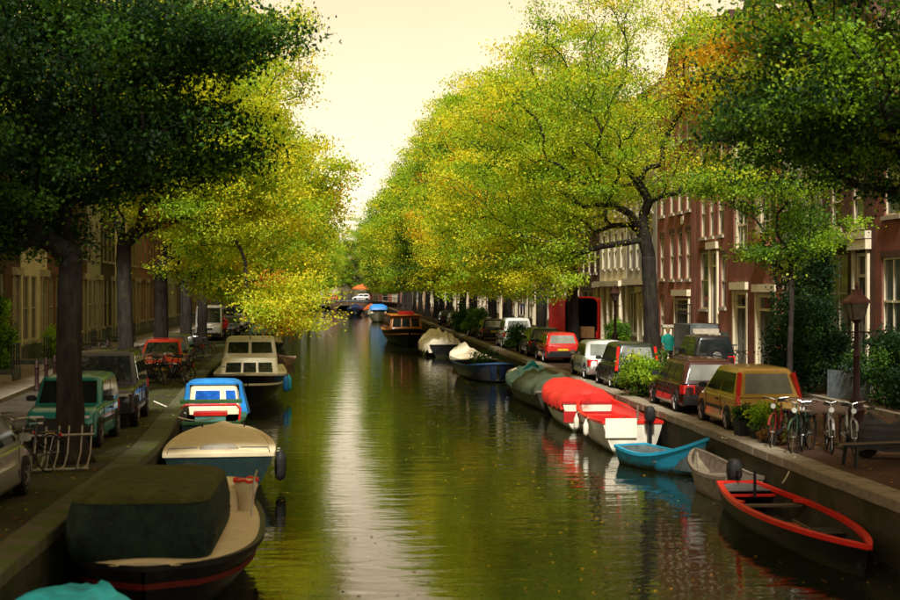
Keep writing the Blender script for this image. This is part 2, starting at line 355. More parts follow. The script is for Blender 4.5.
def house(name, label, loc, rz, W, H, wall, wins, doors=(), top='cornice', depth=9., roofh=3.4, glass=None, trim=None, base=None, parts=True):
    """wins: (u0,u1,z0,z1,nv,nh) openings; doors: (u0,u1,z0,z1,mat)"""
    t = thing(name, label, 'house', loc, rz); wm = WALLS[wall]; tr = trim or M_white
    rnd = random.Random(hash(label) % 1000 if False else sum(map(ord, label)))
    ops = [o[:4] for o in wins] + [d[:4] for d in doors]
    xs = sorted({0, W, *[o[0] for o in ops], *[o[1] for o in ops]}); zs = sorted({0, H, *[o[2] for o in ops], *[o[3] for o in ops]})
    b = MB()
    for i in range(len(xs) - 1):
        for j in range(len(zs) - 1):
            cx, cz = (xs[i] + xs[i + 1]) / 2, (zs[j] + zs[j + 1]) / 2
            if any(o[0] < cx < o[1] and o[2] < cz < o[3] for o in ops): continue
            b.add([(xs[i], 0, zs[j]), (xs[i + 1], 0, zs[j]), (xs[i + 1], 0, zs[j + 1]), (xs[i], 0, zs[j + 1])], [(0, 1, 2, 3)])
    R = .16
    for o in ops:
        x0, x1, z0, z1 = o
        for q in (((x0, z0), (x0, z1)), ((x1, z1), (x1, z0)), ((x0, z1), (x1, z1)), ((x1, z0), (x0, z0))):
            (ax, az), (bx, bz) = q
            b.add([(ax, 0, az), (bx, 0, bz), (bx, R, bz), (ax, R, az)], [(0, 1, 2, 3)])
    b.add([(0, 0, 0), (0, depth, 0), (0, depth, H), (0, 0, H)], [(0, 1, 2, 3)])
    b.add([(W, 0, 0), (W, depth, 0), (W, depth, H), (W, 0, H)], [(0, 1, 2, 3)])
    b.add([(0, depth, 0), (W, depth, 0), (W, depth, H), (0, depth, H)], [(0, 1, 2, 3)])
    if top == 'gable':
        g = roofh
        b.add([(0, 0, H), (W, 0, H), (W * .62, 0, H + g), (W * .38, 0, H + g)], [(0, 1, 2, 3)])
        b.add([(0, .3, H), (W, .3, H), (W * .62, .3, H + g), (W * .38, .3, H + g)], [(0, 1, 2, 3)])
        for p, q in (((0, H), (W * .38, H + g)), ((W * .38, H + g), (W * .62, H + g)), ((W * .62, H + g), (W, H))):
            b.add([(p[0], 0, p[1]), (q[0], 0, q[1]), (q[0], .3, q[1]), (p[0], .3, p[1])], [(0, 1, 2, 3)])
    b.build('wall', wm, t)
    # roof with its ridge running back from the street
    if top == 'gable':
        rf = MB().loft([[(.05, y, H - .01), (W / 2, y, H + roofh - .3), (W - .05, y, H - .01)] for y in (.32, depth)]).build('roof', M_roof, t)
        MB().b6(W * .36, W * .64, -.08, .38, H + roofh + .003, H + roofh + .2).build('gable_cap', M_sill, t)
    else:
        rf = MB().loft([[(0, y, H + .02), (W * .2, y, H + roofh * .75), (W * .8, y, H + roofh * .75), (W, y, H + .02)] for y in (.3, depth)]).build('roof', M_roof, t)
        c = MB().b6(-.02, W + .02, -.32, .28, H + .1, H + .34).b6(.02, W - .02, -.18, .2, H - .38, H + .1)
        k = int(W / .7)
        for i in range(k): c.b6(W * (i + .5) / k - .07, W * (i + .5) / k + .07, -.28, -.183, H - .3, H + .097)
        c.build('cornice', M_cornice, t)
    ch = MB().b6(W * .7, W * .7 + .7, depth * .5, depth * .5 + .6, H + roofh * .3, H + roofh + 1.1).build('chimney', wm, rf)
    for (x0, x1, z0, z1, nv, nh) in wins:
        fw = .075; b = MB()
        b.b6(x0 + .002, x0 + fw, .05, .15, z0, z1).b6(x1 - fw, x1 - .002, .05, .15, z0, z1)
        b.b6(x0 + fw, x1 - fw, .05, .15, z1 - fw, z1 - .002).b6(x0 + fw, x1 - fw, .05, .15, z0 + .002, z0 + fw)
        cols = [lerp(x0 + fw, x1 - fw, i / nv) for i in range(nv + 1)]; rows = [lerp(z0 + fw, z1 - fw, i / nh) for i in range(nh + 1)]
        for cx in cols[1:-1]: b.b6(cx - .03, cx + .03, .06, .14, z0 + fw, z1 - fw)
        for rz_ in rows[1:-1]:
            for i in range(nv):
                b.b6(cols[i] + (.03 if i else 0), cols[i + 1] - (.03 if i < nv - 1 else 0), .045, .145, rz_ - .035, rz_ + .035)
        wn = b.build('window', tr, t)
        gm = glass or rnd.choice([M_glass, M_glass, M_glass2, M_glass3])
        if parts:
            for i in range(nv):
                for j in range(nh):
                    MB().b6(cols[i] + .01, cols[i + 1] - .01, .10, .112, rows[j] + .01, rows[j + 1] - .01).build('pane', gm, wn)
        else: MB().b6(x0 + .03, x1 - .03, .10, .112, z0 + .03, z1 - .03).build('pane', gm, wn)
        MB().b6(x0 - .08, x1 + .08, -.09, .03, z0 - .13, z0 - .004).build('sill', M_sill, wn)
        if wall not in ('cream', 'grey'):
            MB().b6(x0 - .1, x1 + .1, -.012, .04, z1 + .004, z1 + .2).build('lintel', WALLS['brown'] if wall != 'brown' else WALLS['dark'], wn)
    for (x0, x1, z0, z1, dm) in doors:
        b = MB().b6(x0 + .11, x1 - .11, .1, .155, z0 + .02, z0 + (z1 - z0) * .78)
        n = max(2, int((x1 - x0) / .8))
        for i in range(n):
            a0, a1 = lerp(x0 + .2, x1 - .2, i / n), lerp(x0 + .2, x1 - .2, (i + 1) / n)
            b.b6(a0 + .05, a1 - .05, .082, .1, z0 + .25, z0 + (z1 - z0) * .3).b6(a0 + .05, a1 - .05, .082, .1, z0 + (z1 - z0) * .36, z0 + (z1 - z0) * .72)
        d = b.build('door', dm, t)
        f = MB().b6(x0 + .002, x0 + .11, .02, .16, z0, z1).b6(x1 - .11, x1 - .002, .02, .16, z0, z1).b6(x0 + .11, x1 - .11, .02, .16, z1 - .12, z1 - .002)
        f.b6(x0 + .11, x1 - .11, .03, .15, z0 + (z1 - z0) * .78, z0 + (z1 - z0) * .78 + .1)
        f.b6(x0 - .18, x0 - .003, -.09, .01, z0, z1 + .1).b6(x1 + .003, x1 + .18, -.09, .01, z0, z1 + .1).b6(x0 - .3, x1 + .3, -.2, .01, z1 + .103, z1 + .42)
        f.build('door_frame', tr, d)
        MB().b6(x0 + .12, x1 - .12, .11, .12, z0 + (z1 - z0) * .78 + .1, z1 - .12).build('fanlight', M_glass, d)
        MB().tube([(x1 - .25, .07, z0 + 1.05), (x1 - .25, .03, z0 + 1.05)], .035, 8).build('door_knob', mat('brass', (.5, .33, .1), .3, 1), d)
    if base: MB().b6(.003, W - .003, -.05, .02, 0.1, base).build('plinth', M_stoop, t)
    return t

def stoop(h, u0, u1, z, steps_dir=1, rail=True):
    """raised landing before a door, with side steps and iron railing"""
    MB().b6(u0, u1, -1.35, -.06, .1, z).build('stoop', M_stoop, h)
    n = max(2, int(z / .19)); b = MB()
    for i in range(n):
        e0 = (u1 + .3 * i) if steps_dir > 0 else (u0 - .3 * (i + 1)); b.b6(e0, e0 + .298, -1.3, -.1, .1, z * (n - i) / (n + 1))
    b.build('steps', M_sill, h)
    if rail:
        r = MB(); k = max(3, int((u1 - u0) / .45))
        for i in range(k + 1):
            x = lerp(u0 + .05, u1 - .05, i / k); r.tube([(x, -1.28, z), (x, -1.28, z + .95)], .022, 5)
        for zz in (.5, .93): r.tube([(u0 + .05, -1.28, z + zz), (u1 - .05, -1.28, z + zz)], .025, 5)
        r.build('railing', M_iron, h)

def row(n, W, z0, z1, wf=.62, nv=1, nh=2, m=.35):
    """n equal windows across a facade W wide"""
    c = (W - 2 * m) / n
    return [(m + c * (i + .5) - c * wf / 2, m + c * (i + .5) + c * wf / 2, z0, z1, nv, nh) for i in range(n)]

def RH(ynear, W): return (FR, ynear + W, 0)          # u runs towards the camera on this side
RZ = -PI / 2
# brick-house side, from the camera outward
house('brick_house', 'deep red brick house with arched drainpipe edge beside the clipped hedge', RH(36.6, 7.5), RZ, 7.5, 11.5, 'red',
      row(3, 7.5, 5.7, 7.9) + row(3, 7.5, 8.6, 10.5) + [(.6, 2.2, 1.6, 4.4, 2, 2), (2.9, 4.4, 1.6, 4.4, 2, 2)], [(5.3, 6.7, .5, 4.2, M_doorr)])
h = house('brick_house', 'brown brick house with cream framed bel-etage window and cream pilastered door', RH(44.2, 4.9), RZ, 4.9, 12.2, 'brown',
      [(.55, 2.55, 1.9, 4.6, 2, 2)] + row(2, 4.9, 5.5, 7.4, .5, 1, 2) + row(2, 4.9, 8.2, 10.0, .5, 1, 2), [(3.3, 4.4, .9, 4.6, M_doorb)], top='gable', base=1.2)
MB().b6(.2, 4.7, -.22, .0, 5.05, 5.3).build('string_course', M_cornice, h); stoop(h, 2.9, 4.85, .9, -1)
house('rendered_house', 'narrow grey rendered house with greenish panes next to the brown brick house', RH(49.2, 4.3), RZ, 4.3, 13.0, 'grey',
      row(2, 4.3, 1.2, 3.9, .7, 1, 2) + row(2, 4.3, 4.9, 7.2, .62) + row(2, 4.3, 8.0, 10.2, .62) + row(2, 4.3, 10.8, 12.2, .62), [], base=.9, glass=M_glass3)
h = house('rendered_house', 'tall house with cream upper storeys over a brick base and a dark doorway', RH(53.6, 7.6), RZ, 7.6, 14.2, 'cream',
      row(3, 7.6, 8.6, 10.7, .5) + row(3, 7.6, 11.6, 13.2, .5) + [(4.6, 6.6, 5.2, 7.2, 2, 2), (1.0, 2.6, 5.2, 7.2, 2, 2)], [(.8, 2.7, .1, 3.3, M_doorb), (4.2, 6.8, .1, 3.2, M_doorg)])
MB().b6(.004, .75, -.06, .0, .1, 7.8).b6(2.95, 3.95, -.06, .0, .1, 7.8).b6(7.0, 7.596, -.06, .0, .1, 7.8).b6(.75, 2.95, -.06, 0, 3.76, 5.0).b6(3.95, 7.0, -.06, 0, 3.66, 5.0).b6(.004, 7.596, -.06, 0, 7.803, 8.3).build('brick_facing', WALLS['red'], h)
MB().tube([(7.3, -.1, .2), (7.3, -.1, 13.8)], .06, 8).build('drainpipe', mat('oxblood_pipe', (.14, .02, .018), .5), h)
fbx = thing('flower_box', 'window box of red flowers on the cream and brick house', 'flower box', (FR - .02, 53.6 + 7.6 - 5.6, 5.12), RZ)
MB().b6(-.75, .75, -.32, -.06, 0, .22).build('trough', mat('terracotta', (.25, .09, .05), .8), fbx)
h = house('brick_house', 'red brick house with a raised cream door above a blue stone stoop', RH(61.3, 6.1), RZ, 6.1, 13.6, 'red2',
      [(.9, 2.4, 2.5, 5.2, 1, 2), (1.0, 2.0, 5.9, 8.2, 1, 2), (2.6, 3.4, 5.9, 8.2, 1, 2), (4.1, 5.1, 5.9, 8.2, 1, 2)] + row(3, 6.1, 9.2, 11.2, .45) + [(4.6, 5.5, 2.6, 5.0, 1, 2)], [(2.9, 4.1, 1.85, 5.2, M_doorb)], base=1.5)
stoop(h, 1.2, 4.4, 1.8, 1)
h = house('brick_house', 'rose brick house with rows of three tall windows over a black carriage door', RH(67.5, 8.4), RZ, 8.4, 14.0, 'red2',
      [(3.0 + 1.75 * i, 4.0 + 1.75 * i, 3.95, 6.4, 1, 2) for i in range(3)] + [(3.0 + 1.75 * i, 4.0 + 1.75 * i, 7.4, 10.0, 1, 2) for i in range(3)] + [(3.0 + 1.75 * i, 4.0 + 1.75 * i, 11.0, 12.8, 1, 2) for i in range(3)] + [(.7, 1.8, 4.0, 6.3, 1, 2), (.7, 1.8, 7.4, 9.9, 1, 2), (.8, 1.8, 1.0, 3.0, 1, 2)],
      [(4.4, 7.2, .1, 3.0, M_doorb)])
MB().b6(5.55, 6.05, -.04, .0, 6.75, 7.15).build('gable_stone', M_cornice, h)
h = house('shop_house', 'grey rendered house with dark shopfront between white pilasters', RH(76.1, 8.2), RZ, 8.2, 12.5, 'grey',
      [(.8, 3.2, .8, 3.3, 3, 1), (5.0, 7.4, .8, 3.3, 3, 1)] + row(4, 8.2, 4.7, 6.9, .5) + row(4, 8.2, 7.8, 9.8, .5), [(3.6, 4.7, .15, 3.2, M_doorb)], glass=M_glass)
MB().b6(.1, 8.1, -.35, 0, 3.72, 4.1).b6(.1, .5, -.12, 0, .1, 3.72).b6(7.7, 8.1, -.12, 0, .1, 3.72).build('fascia', M_white, h)
h = house('shop_house', 'cream fronted house with white ground floor columns beyond the red van', RH(84.4, 9.0), RZ, 9.0, 12.0, 'cream',
      row(4, 9.0, .9, 3.4, .6, 2, 1) + row(4, 9.0, 4.8, 7.0, .5) + row(4, 9.0, 8.0, 10.2, .5), [])
b = MB()
for i in range(5): b.lathe([(.17, .1), (.15, .3), (.13, 3.5), (.18, 3.65)], (.5 + 2.0 * i, -.25, 0), 10)
b.b6(.1, 8.9, -.5, 0, 3.66, 4.0).build('colonnade', M_white, h)
y = 93.5; rnd = random.Random(11); kinds = ['brown', 'red2', 'cream', 'grey', 'red', 'ochre', 'dark']; k = 0
desc = {'brown': 'brown brick', 'red2': 'rose brick', 'cream': 'cream rendered', 'grey': 'grey rendered', 'red': 'red brick', 'ochre': 'ochre brick', 'dark': 'dark brick'}
while y < 300:
    W = rnd.choice([5.4, 6.2, 7.0, 8.0]); H = rnd.uniform(11, 14); wl = kinds[k % 7]; n = 3 if W > 6 else 2
    wins = row(n, W, 4.6, 6.8, .5) + row(n, W, 7.7, 9.7, .5)
    wins += [(.6, W - 2.4, 1.0, 3.4, 2, 2)]
    house('canal_house', f'{desc[wl]} canal house behind the trees of the brick house quay', RH(y, W), RZ, W, H, wl, wins, [(W - 1.7, W - .6, .3, 3.5, rnd.choice([M_doorg, M_doorb]))],
          top=rnd.choice(['gable', 'cornice']), parts=y < 130)['group'] = 'far houses on the brick house quay'
    y += W + .1; k += 1
# mossy-quay side
def LH(y0, y1):
    return (fl(y0), y0, 0), PI / 2 + math.atan2(-(fl(y1) - fl(y0)), y1 - y0), math.hypot(y1 - y0, fl(y1) - fl(y0))
y = 27.0; k = 0; rnd = random.Random(5)
special = ['dark brick house with cream door surround behind the silver car', 'brown brick house with tall cream windows behind the bare bicycle rack',
           'dark brick house with cream ground floor windows beside the planted stoop', 'grey rendered house with pale pilasters behind the black off-roader',
           'brown brick house with dark doorway behind the red hatchback', 'cream rendered house with a leafy pot at its step']
swall = ['dark', 'brown', 'dark', 'grey', 'brown', 'cream']  # walls kept dark so that this side looks shaded
while y < 300:
    W = rnd.choice([5.6, 6.4, 7.2]); loc, rz, W2 = LH(y, y + W); H = rnd.uniform(11, 14)
    wl = swall[k] if k < 6 else kinds[(k * 3) % 7]; n = 3 if W > 6 else 2
    wins = [(.5, 1.9, 1.2, 4.0, 2, 2), (2.4, 3.7, 1.2, 4.0, 2, 2)] + row(n, W2, 5.2, 7.4, .52) + row(n, W2, 8.3, 10.2, .52)
    lab = special[k] if k < 6 else f'{desc[wl]} canal house behind the trees of the mossy quay'
    h = house('canal_house', lab, loc, rz, W2, H, wl, wins, [(W2 - 1.6, W2 - .5, .5, 3.9, rnd.choice([M_doorg, M_doorb]))], top=rnd.choice(['gable', 'cornice']), base=1.0, parts=y < 90, trim=M_shadetrim)
    if k >= 6: h['group'] = 'far houses on the mossy quay'
    if y < 90: stoop(h, W2 - 1.9, W2 - .2, .5, -1, rail=True)
    y += W + .1; k += 1
# the end of the view, beyond the far bridge
x = -46; k = 0
while x < 50:
    W = rnd.choice([7., 8., 9.]); wl = ['cream', 'red2', 'ochre', 'brown', 'grey'][k % 5]
    house('canal_house', f'{desc[wl]} house facing the far bridge', (x, 352, 0), 0, W, rnd.uniform(11, 14), wl, row(3, W, 1.0, 3.4, .6) + row(3, W, 4.8, 7, .5) + row(3, W, 8, 10, .5), [], parts=False)['group'] = 'houses beyond the far bridge'
    x += W + .1; k += 1
# ------------------------------------------------------------------ leaves and trees
def leaf_mesh(name, P, size, cols, rng, flat=.5):
    """one small folded leaf of two faces at every point of P"""
    n = len(P); sz = size * rng.uniform(.65, 1.3, (n, 1))
    d = rng.normal(size=(n, 3)); d[:, 2] -= .35; d /= np.linalg.norm(d, axis=1)[:, None]
    nn = rng.normal(size=(n, 3)); nn[:, 2] = np.abs(nn[:, 2]) + flat
    s = np.cross(d, nn); s /= np.linalg.norm(s, axis=1)[:, None] + 1e-9
    up = np.cross(s, d)
    base, tip = P - d * sz * .5, P + d * sz * .5
    l = P + s * sz * .33 + up * sz * .10; r = P - s * sz * .33 + up * sz * .10
    V = np.stack([base, l, tip, r], 1).reshape(-1, 3).astype(np.float32)
    me = bpy.data.meshes.new(name); me.vertices.add(4 * n); me.vertices.foreach_set('co', V.ravel())
    me.loops.add(4 * n); me.loops.foreach_set('vertex_index', np.arange(4 * n, dtype=np.int32))
    me.polygons.add(n); me.polygons.foreach_set('loop_start', np.arange(0, 4 * n, 4, dtype=np.int32))
    me.polygons.foreach_set('loop_total', np.full(n, 4, np.int32))
    at = me.attributes.new('tint', 'FLOAT_COLOR', 'FACE')
    at.data.foreach_set('color', np.concatenate([cols, np.ones((n, 1))], 1).astype(np.float32).ravel())
    me.update(); me.validate(); me.materials.append(LEAF); return me
PAL = dict(dark=(.011, .036, .010), green=(.06, .145, .016), lime=(.25, .42, .025), yg=(.44, .53, .035), yellow=(.66, .60, .035), gold=(.56, .32, .018), orange=(.42, .13, .014), brown=(.16, .075, .02))
def pal_cols(rng, n, mix, ncl, cl):
    ks = list(mix); w_ = np.array([mix[k] for k in ks], float); w_ /= w_.sum()
    A = np.array([PAL[k] for k in ks])
    cc = A[rng.choice(len(ks), ncl, p=w_)]; own = A[rng.choice(len(ks), n, p=w_)]
    c = cc[cl] * .86 + own * .14
    return np.clip(c * rng.uniform(.82, 1.2, (n, 1)), 0, 1)
M_bark = mat('elm_bark', (.022, .018, .014), .9, var=.5, scale=7, bump=.03, stretch=(1, 1, .25), dirt=((.05, .065, .02), 1.5, .6))

class Tree:
    """trunk, limbs and leaves: limbs reach for points spread through the crown's volume"""
    def __init__(s, seed, fork, env, targets, leaves, size, R, mix, lean=(0, 0), leader=None, spread=.5, name='elm', mix_by=None):
        rng = np.random.default_rng(seed)
        pos, par = [], []
        nz = max(4, int(fork / .6))
        for i in range(nz + 1):
            t = i / nz; pos.append(np.array([lean[0] * t * t + .05 * math.sin(3 * t + seed), lean[1] * t * t + .05 * math.cos(2 * t + seed), fork * t - .05 * (i == 0)])); par.append(i - 1)
        f0 = len(pos) - 1
        pts, eid = [], []
        wts = np.array([e[6] for e in env], float); wts /= wts.sum()
        for k in rng.choice(len(env), targets, p=wts):
            e = env[k]; v = rng.normal(size=3); v /= np.linalg.norm(v); v *= rng.uniform() ** .42
            pts.append(np.array([e[0] + v[0] * e[3], e[1] + v[1] * e[4], e[2] + v[2] * e[5]])); eid.append(k)
        pts = np.array(pts); eid = np.array(eid)
        order = np.argsort(np.linalg.norm(pts - pos[f0], axis=1)); pts = pts[order]; eid = eid[order]
        plen = [0.0] * len(pos); tips = []
        for t in pts:
            A = np.array(pos[f0:]); d = np.linalg.norm(A - t, axis=1)
            cost = d + .33 * np.array(plen[f0:]) + .55 * np.maximum(0, A[:, 2] - t[2])
            j = f0 + int(np.argmin(cost)); p0 = pos[j]
            dirn = pos[j] - pos[par[j]] if par[j] >= 0 else np.array([0, 0, 1.]); dirn = dirn / (np.linalg.norm(dirn) + 1e-6)
            ln = np.linalg.norm(t - p0); steps = max(2, int(ln / .55)); prev = j
            c1 = p0 + dirn * ln * .3 + np.array([0, 0, .1 * ln]); c2 = t - (t - p0) * .25 + np.array([0, 0, .12 * ln]) + rng.normal(size=3) * .06 * ln
            for q in range(1, steps + 1):
                u = q / steps; p = (1 - u) ** 3 * p0 + 3 * (1 - u) ** 2 * u * c1 + 3 * (1 - u) * u * u * c2 + u ** 3 * t
                if q < steps: p = p + rng.normal(size=3) * .035
                pos.append(p); par.append(prev); plen.append(plen[prev] + ln / steps); prev = len(pos) - 1
            tips.append(prev)
        N = len(pos); cnt = np.zeros(N)
        for t in tips: cnt[t] += 1
        for i in range(N - 1, 0, -1): cnt[par[i]] += cnt[i]
        rad = np.maximum(R * (np.maximum(cnt, 1) / cnt[0]) ** .52, .011)
        for i in range(f0 + 1): rad[i] = R * (1.0 + .45 * max(0, 1 - i / nz * 4) ** 2) * (1 - .12 * i / nz)
        b = MB(); POS = [Vector(p) for p in pos]
        tr_ = []                                       # trunk: furrowed rings that flare into root lobes
        for i in range(4 * f0 + 1):
            q = i / 4; k = min(int(q), f0 - 1); p = POS[k].lerp(POS[k + 1], q - k); r = lerp(float(rad[k]), float(rad[k + 1]), q - k); fl_ = max(0, 1 - p.z / .9) ** 2
            tr_.append([(p.x + r * m_ * math.cos(a), p.y + r * m_ * math.sin(a), p.z) for a in [2 * PI * j / 26 for j in range(26)]
                        for m_ in [1 + .055 * math.sin(9 * a + 2.2 * p.z + seed) + .03 * math.sin(15 * a - 3.1 * p.z) + .03 * rng.normal() + fl_ * (.12 + .22 * math.sin(5 * a + seed))]])
        b.loft(tr_)
        for i in range(f0 + 1, N):
            n = 7 if rad[i] > .08 else (5 if rad[i] > .035 else 3)
            a, c = POS[par[i]], POS[i]
            b.tube([a, c], [float(min(rad[par[i]], rad[i] * 1.25)), float(rad[i])], n, caps=False)
        for i in range(f0, N):                       # burls that close the joints of the thicker limbs
            if rad[i] > .05: b.lathe([(float(rad[i]) * math.cos(a), float(rad[i]) * math.sin(a)) for a in (-1.5, -.9, -.3, .3, .9, 1.5)], tuple(POS[i]), 9)
        me = bpy.data.meshes.new(name + '_trunk'); me.from_pydata(b.v, [], b.f); me.update()
        me.polygons.foreach_set('use_smooth', [True] * len(me.polygons)); me.materials.append(M_bark); s.trunk = me
        # leaves: hung in tufts round the outer twigs
        T = np.array([pos[t] for t in tips]); B = np.array([pos[par[par[t]]] for t in tips])
        w2 = rng.uniform(.35, 1.6, len(T)); w2 /= w2.sum()
        cl = rng.choice(len(T), leaves, p=w2); u = rng.uniform(0, 1.08, (leaves, 1))
        P = B[cl] * (1 - u) + T[cl] * u + rng.normal(size=(leaves, 3)) * np.array([spread, spread, spread * .42])
        cols = pal_cols(rng, leaves, mix, len(T), cl)
        if mix_by:
            for k, mx_ in mix_by.items():
                sel = eid[cl] == k
                if sel.any(): cols[sel] = pal_cols(rng, int(sel.sum()), mx_, len(T), cl[sel])
        s.crown = leaf_mesh(name + '_crown', P, size, cols, rng)
    def place(s, name, label, loc, rz=0., sc=1., group=None):
        t = thing(name, label, 'tree', loc, rz, group, sc)
        put('trunk', s.trunk, M_bark, t); put('crown', s.crown, LEAF, t); return t

YEL = dict(yg=4, yellow=4, lime=3, gold=.35, orange=.12, green=.6)
GRN = dict(green=3, lime=3.5, yg=1.6, yellow=.4, dark=.8)
DRK = dict(dark=5, green=3, lime=.35)
# near trees, each grown for its own place
tA = Tree(3, 4.0, [(-1.6, 0, 8.8, 4.4, 4.6, 4.2, 5), (2.0, 0, 8.2, 2.7, 2.0, .8, 1.2), (-2.8, -.2, 5.4, 3.4, 3.2, 1.5, 2.2), (1.2, .5, 6.4, 2.6, 2.2, 1.2, 1.2), (-3.2, 1.2, 4.5, 3.4, 2.6, .8, 1.3)], 700, 140000, .10, .25, DRK, lean=(.0, 0), spread=.34)
tA.place('elm_tree', 'dark green elm with thick trunk beside the empty bicycle rack', (-5.32, 27.6, 0))
tB = Tree(8, 4.8, [(.9, 0, 10.6, 5.0, 4.8, 5.2, 5), (3.1, -.4, 6.8, 3.0, 3.0, 2.6, 2.6), (5.3, -1.6, 3.0, 1.5, 1.7, 1.1, .7)], 760, 125000, .10, .25, YEL, spread=.33,
          mix_by={2: dict(yg=3, yellow=3, gold=1.2, lime=2, orange=.4)})
tB.place('elm_tree', 'yellow elm whose lowest branch droops to the water over the white cruiser', (-7.0, 45, 0))
tC = Tree(21, 4.6, [(-1.3, 0, 10.6, 4.9, 4.4, 4.4, 5), (-4.7, -.5, 8.6, 3.8, 3.6, 3.0, 3.8), (-4.8, .4, 5.3, 2.9, 3, 1.5, 2.2), (1.8, -1.4, 10.8, 2.0, 2.0, 1.2, .7), (2.0, 0, 7.6, 2.0, 2.2, 1.0, .6)], 820, 82000, .10, .29,
          dict(lime=4, yg=4, yellow=2.2, green=2, gold=.15), lean=(-.1, 0), spread=.32, mix_by={3: dict(gold=3, orange=3, yellow=2)})
tC.place('elm_tree', 'big spreading yellow-green elm with forked black trunk beside the dark people carrier', (11.15, 50.6, 0))
tD = Tree(33, 4.6, [(0, 0, 9.6, 4.2, 4.6, 3.6, 5), (-2.4, 1.6, 7.2, 2.3, 3.2, 1.5, 2.4), (-2.2, 4.0, 8.3, 2.2, 2, 1.2, .8), (-.6, 2.2, 6.2, 2.4, 2.4, 1.0, 1.2)], 480, 76000, .10, .32, dict(dark=3, green=4, lime=1.6, yg=.4), spread=.33,
          mix_by={2: dict(lime=3, yg=2, gold=2, orange=1)})
tD.place('elm_tree', 'green elm spreading its boughs over the parked bicycles and the lantern', (11.3, 25.2, 0))
tE = Tree(41, 2.3, [(-.9, 0, 6.4, 2.3, 2.0, .8, 2.4), (.7, .4, 5.2, 1.5, 1.4, .7, 1.2), (0, 0, 8.0, 1.7, 1.7, 1.2, 1.6), (-.5, 0, 4.4, 1.1, 1.1, .5, .6)], 200, 19000, .095, .085, dict(lime=4, yg=1.6, yellow=.3, green=4, dark=1), spread=.25)
tE.place('young_tree', 'slender young tree with lime leaves and thin trunk behind the gold hatchback', (12.6, 39.0, 0))
# trees of the two rows
tp = [Tree(100 + i, 4.4, [(.8, 0, 11.6, 5.2, 5.6, 5.6, 5), (4.4, 0, 7.8, 3.8, 4.8, 3.8, 3.6), (4.0, 0, 4.6, 3.6, 5.0, 1.9, 1.6)], 620, 96000, .135, .30, m_, spread=.40) for i, m_ in
      enumerate((YEL, dict(yg=3, lime=4, yellow=2.0, green=2, gold=.1), GRN, dict(yellow=5, yg=3, gold=.9, orange=.15, lime=1.5)))]
rnd = random.Random(2)
near_lab = {67.4: 'yellow-green elm with straight dark trunk in front of the open red van', 58: 'yellow elm with dark trunk standing beside the red hatchback',
            72: 'yellow-green elm with dark trunk beside the heap of parked bicycles'}
for i, (y, k, s_) in enumerate([(67.4, 0, .98), (81, 3, 1.0), (94, 2, 1.08), (107, 0, 1.15), (121, 1, 1.17), (134, 2, 1.2), (148, 2, 1.2), (162, 0, 1.15), (177, 1, 1.15), (192, 2, 1.15), (208, 1, 1.1), (224, 2, 1.), (241, 2, 1.), (258, 1, 1), (276, 2, 1), (292, 2, 1)]):
    x = 10.95 if y < 80 else 11.0 + rnd.uniform(-.2, .3)
    lab = near_lab.get(y, f"{['yellow', 'yellow-green', 'green', 'golden'][k]} elm in the far row along the brick house quay")
    tp[k].place('elm_tree', lab, (x, y, 0), PI + rnd.uniform(-.5, .5), s_, 'elms along the brick house quay')
for i, (y, k, s_) in enumerate([(58, 0, .97), (72, 1, 1.), (86, 0, 1.), (100, 3, 1.), (114, 1, 1.02), (128, 0, 1.), (143, 2, 1.08), (158, 0, 1.1), (174, 1, 1.15), (190, 2, 1.18), (207, 1, 1.2), (225, 0, 1.2), (244, 2, 1.2), (264, 1, 1.2), (286, 2, 1.2)]):
    lab = near_lab.get(y, f"{['yellow', 'yellow-green', 'green', 'golden'][k]} elm in the far row along the mossy quay")
    tp[k].place('elm_tree', lab, (ql(y) - 2.0, y, 0), rnd.uniform(-.5, .5), s_, 'elms along the mossy quay')
# unseen canopy beside and behind the camera, added to shade the near boats
tN = Tree(77, 6.2, [(1.6, 0, 11.4, 6.4, 6.8, 3.1, 5)], 380, 60000, .2, .34, DRK, spread=.55)
for x, y, r_ in ((-6.4, 13.5, 0), (11.6, 12, PI), (-6.4, 0, 0), (11.6, -2, PI), (-6.4, -14, 0), (11.6, -16, PI)):
    tN.place('elm_tree', 'unseen tall green elm added to shade the near boats', (x, y, 0), r_, 1.0, 'added elms shading the near boats')
for x, y in ((-20, 322), (-9, 333), (5, 340), (14, 330), (24, 326)):
    tp[2].place('elm_tree', 'green elm at the far end of the canal beyond the bridge', (x, y, 0), rnd.uniform(0, 6), 1.3, 'elms beyond the far bridge')

def shrub(name, label, loc, rx, rz_, h, n, size, mix, seed, group=None, cat='shrub'):
    rng = np.random.default_rng(seed); t = thing(name, label, cat, loc, 0, group)
    K = 60; v = rng.normal(size=(K, 3)); v /= np.linalg.norm(v, axis=1)[:, None]; v *= rng.uniform(size=(K, 1)) ** .4
    c = v * np.array([rx, rz_, h / 2]) + np.array([0, 0, h * .54]); cl = rng.integers(0, K, n)
    P = c[cl] + rng.normal(size=(n, 3)) * np.array([rx * .16, rz_ * .16, h * .07]); P[:, 2] = np.maximum(P[:, 2], .03)
    put('foliage', leaf_mesh(name + '_foliage', P, size, pal_cols(rng, n, mix, K, cl), rng), LEAF, t)
    b = MB()
    for k in range(9):
        q = c[k]; b.tube([(q[0] * .1, q[1] * .1, -.03), (q[0] * .5, q[1] * .5, q[2] * .55), tuple(q)], [.025, .016, .006], 5)
    b.build('stem', M_bark, t); return t
shrub('shrub', 'round yellow-green shrub growing between the dark people carrier and the dark estate', (9.45, 43.6, 0), .95, 1.2, 1.35, 5200, .10, dict(green=3, lime=2, yg=1), 1)
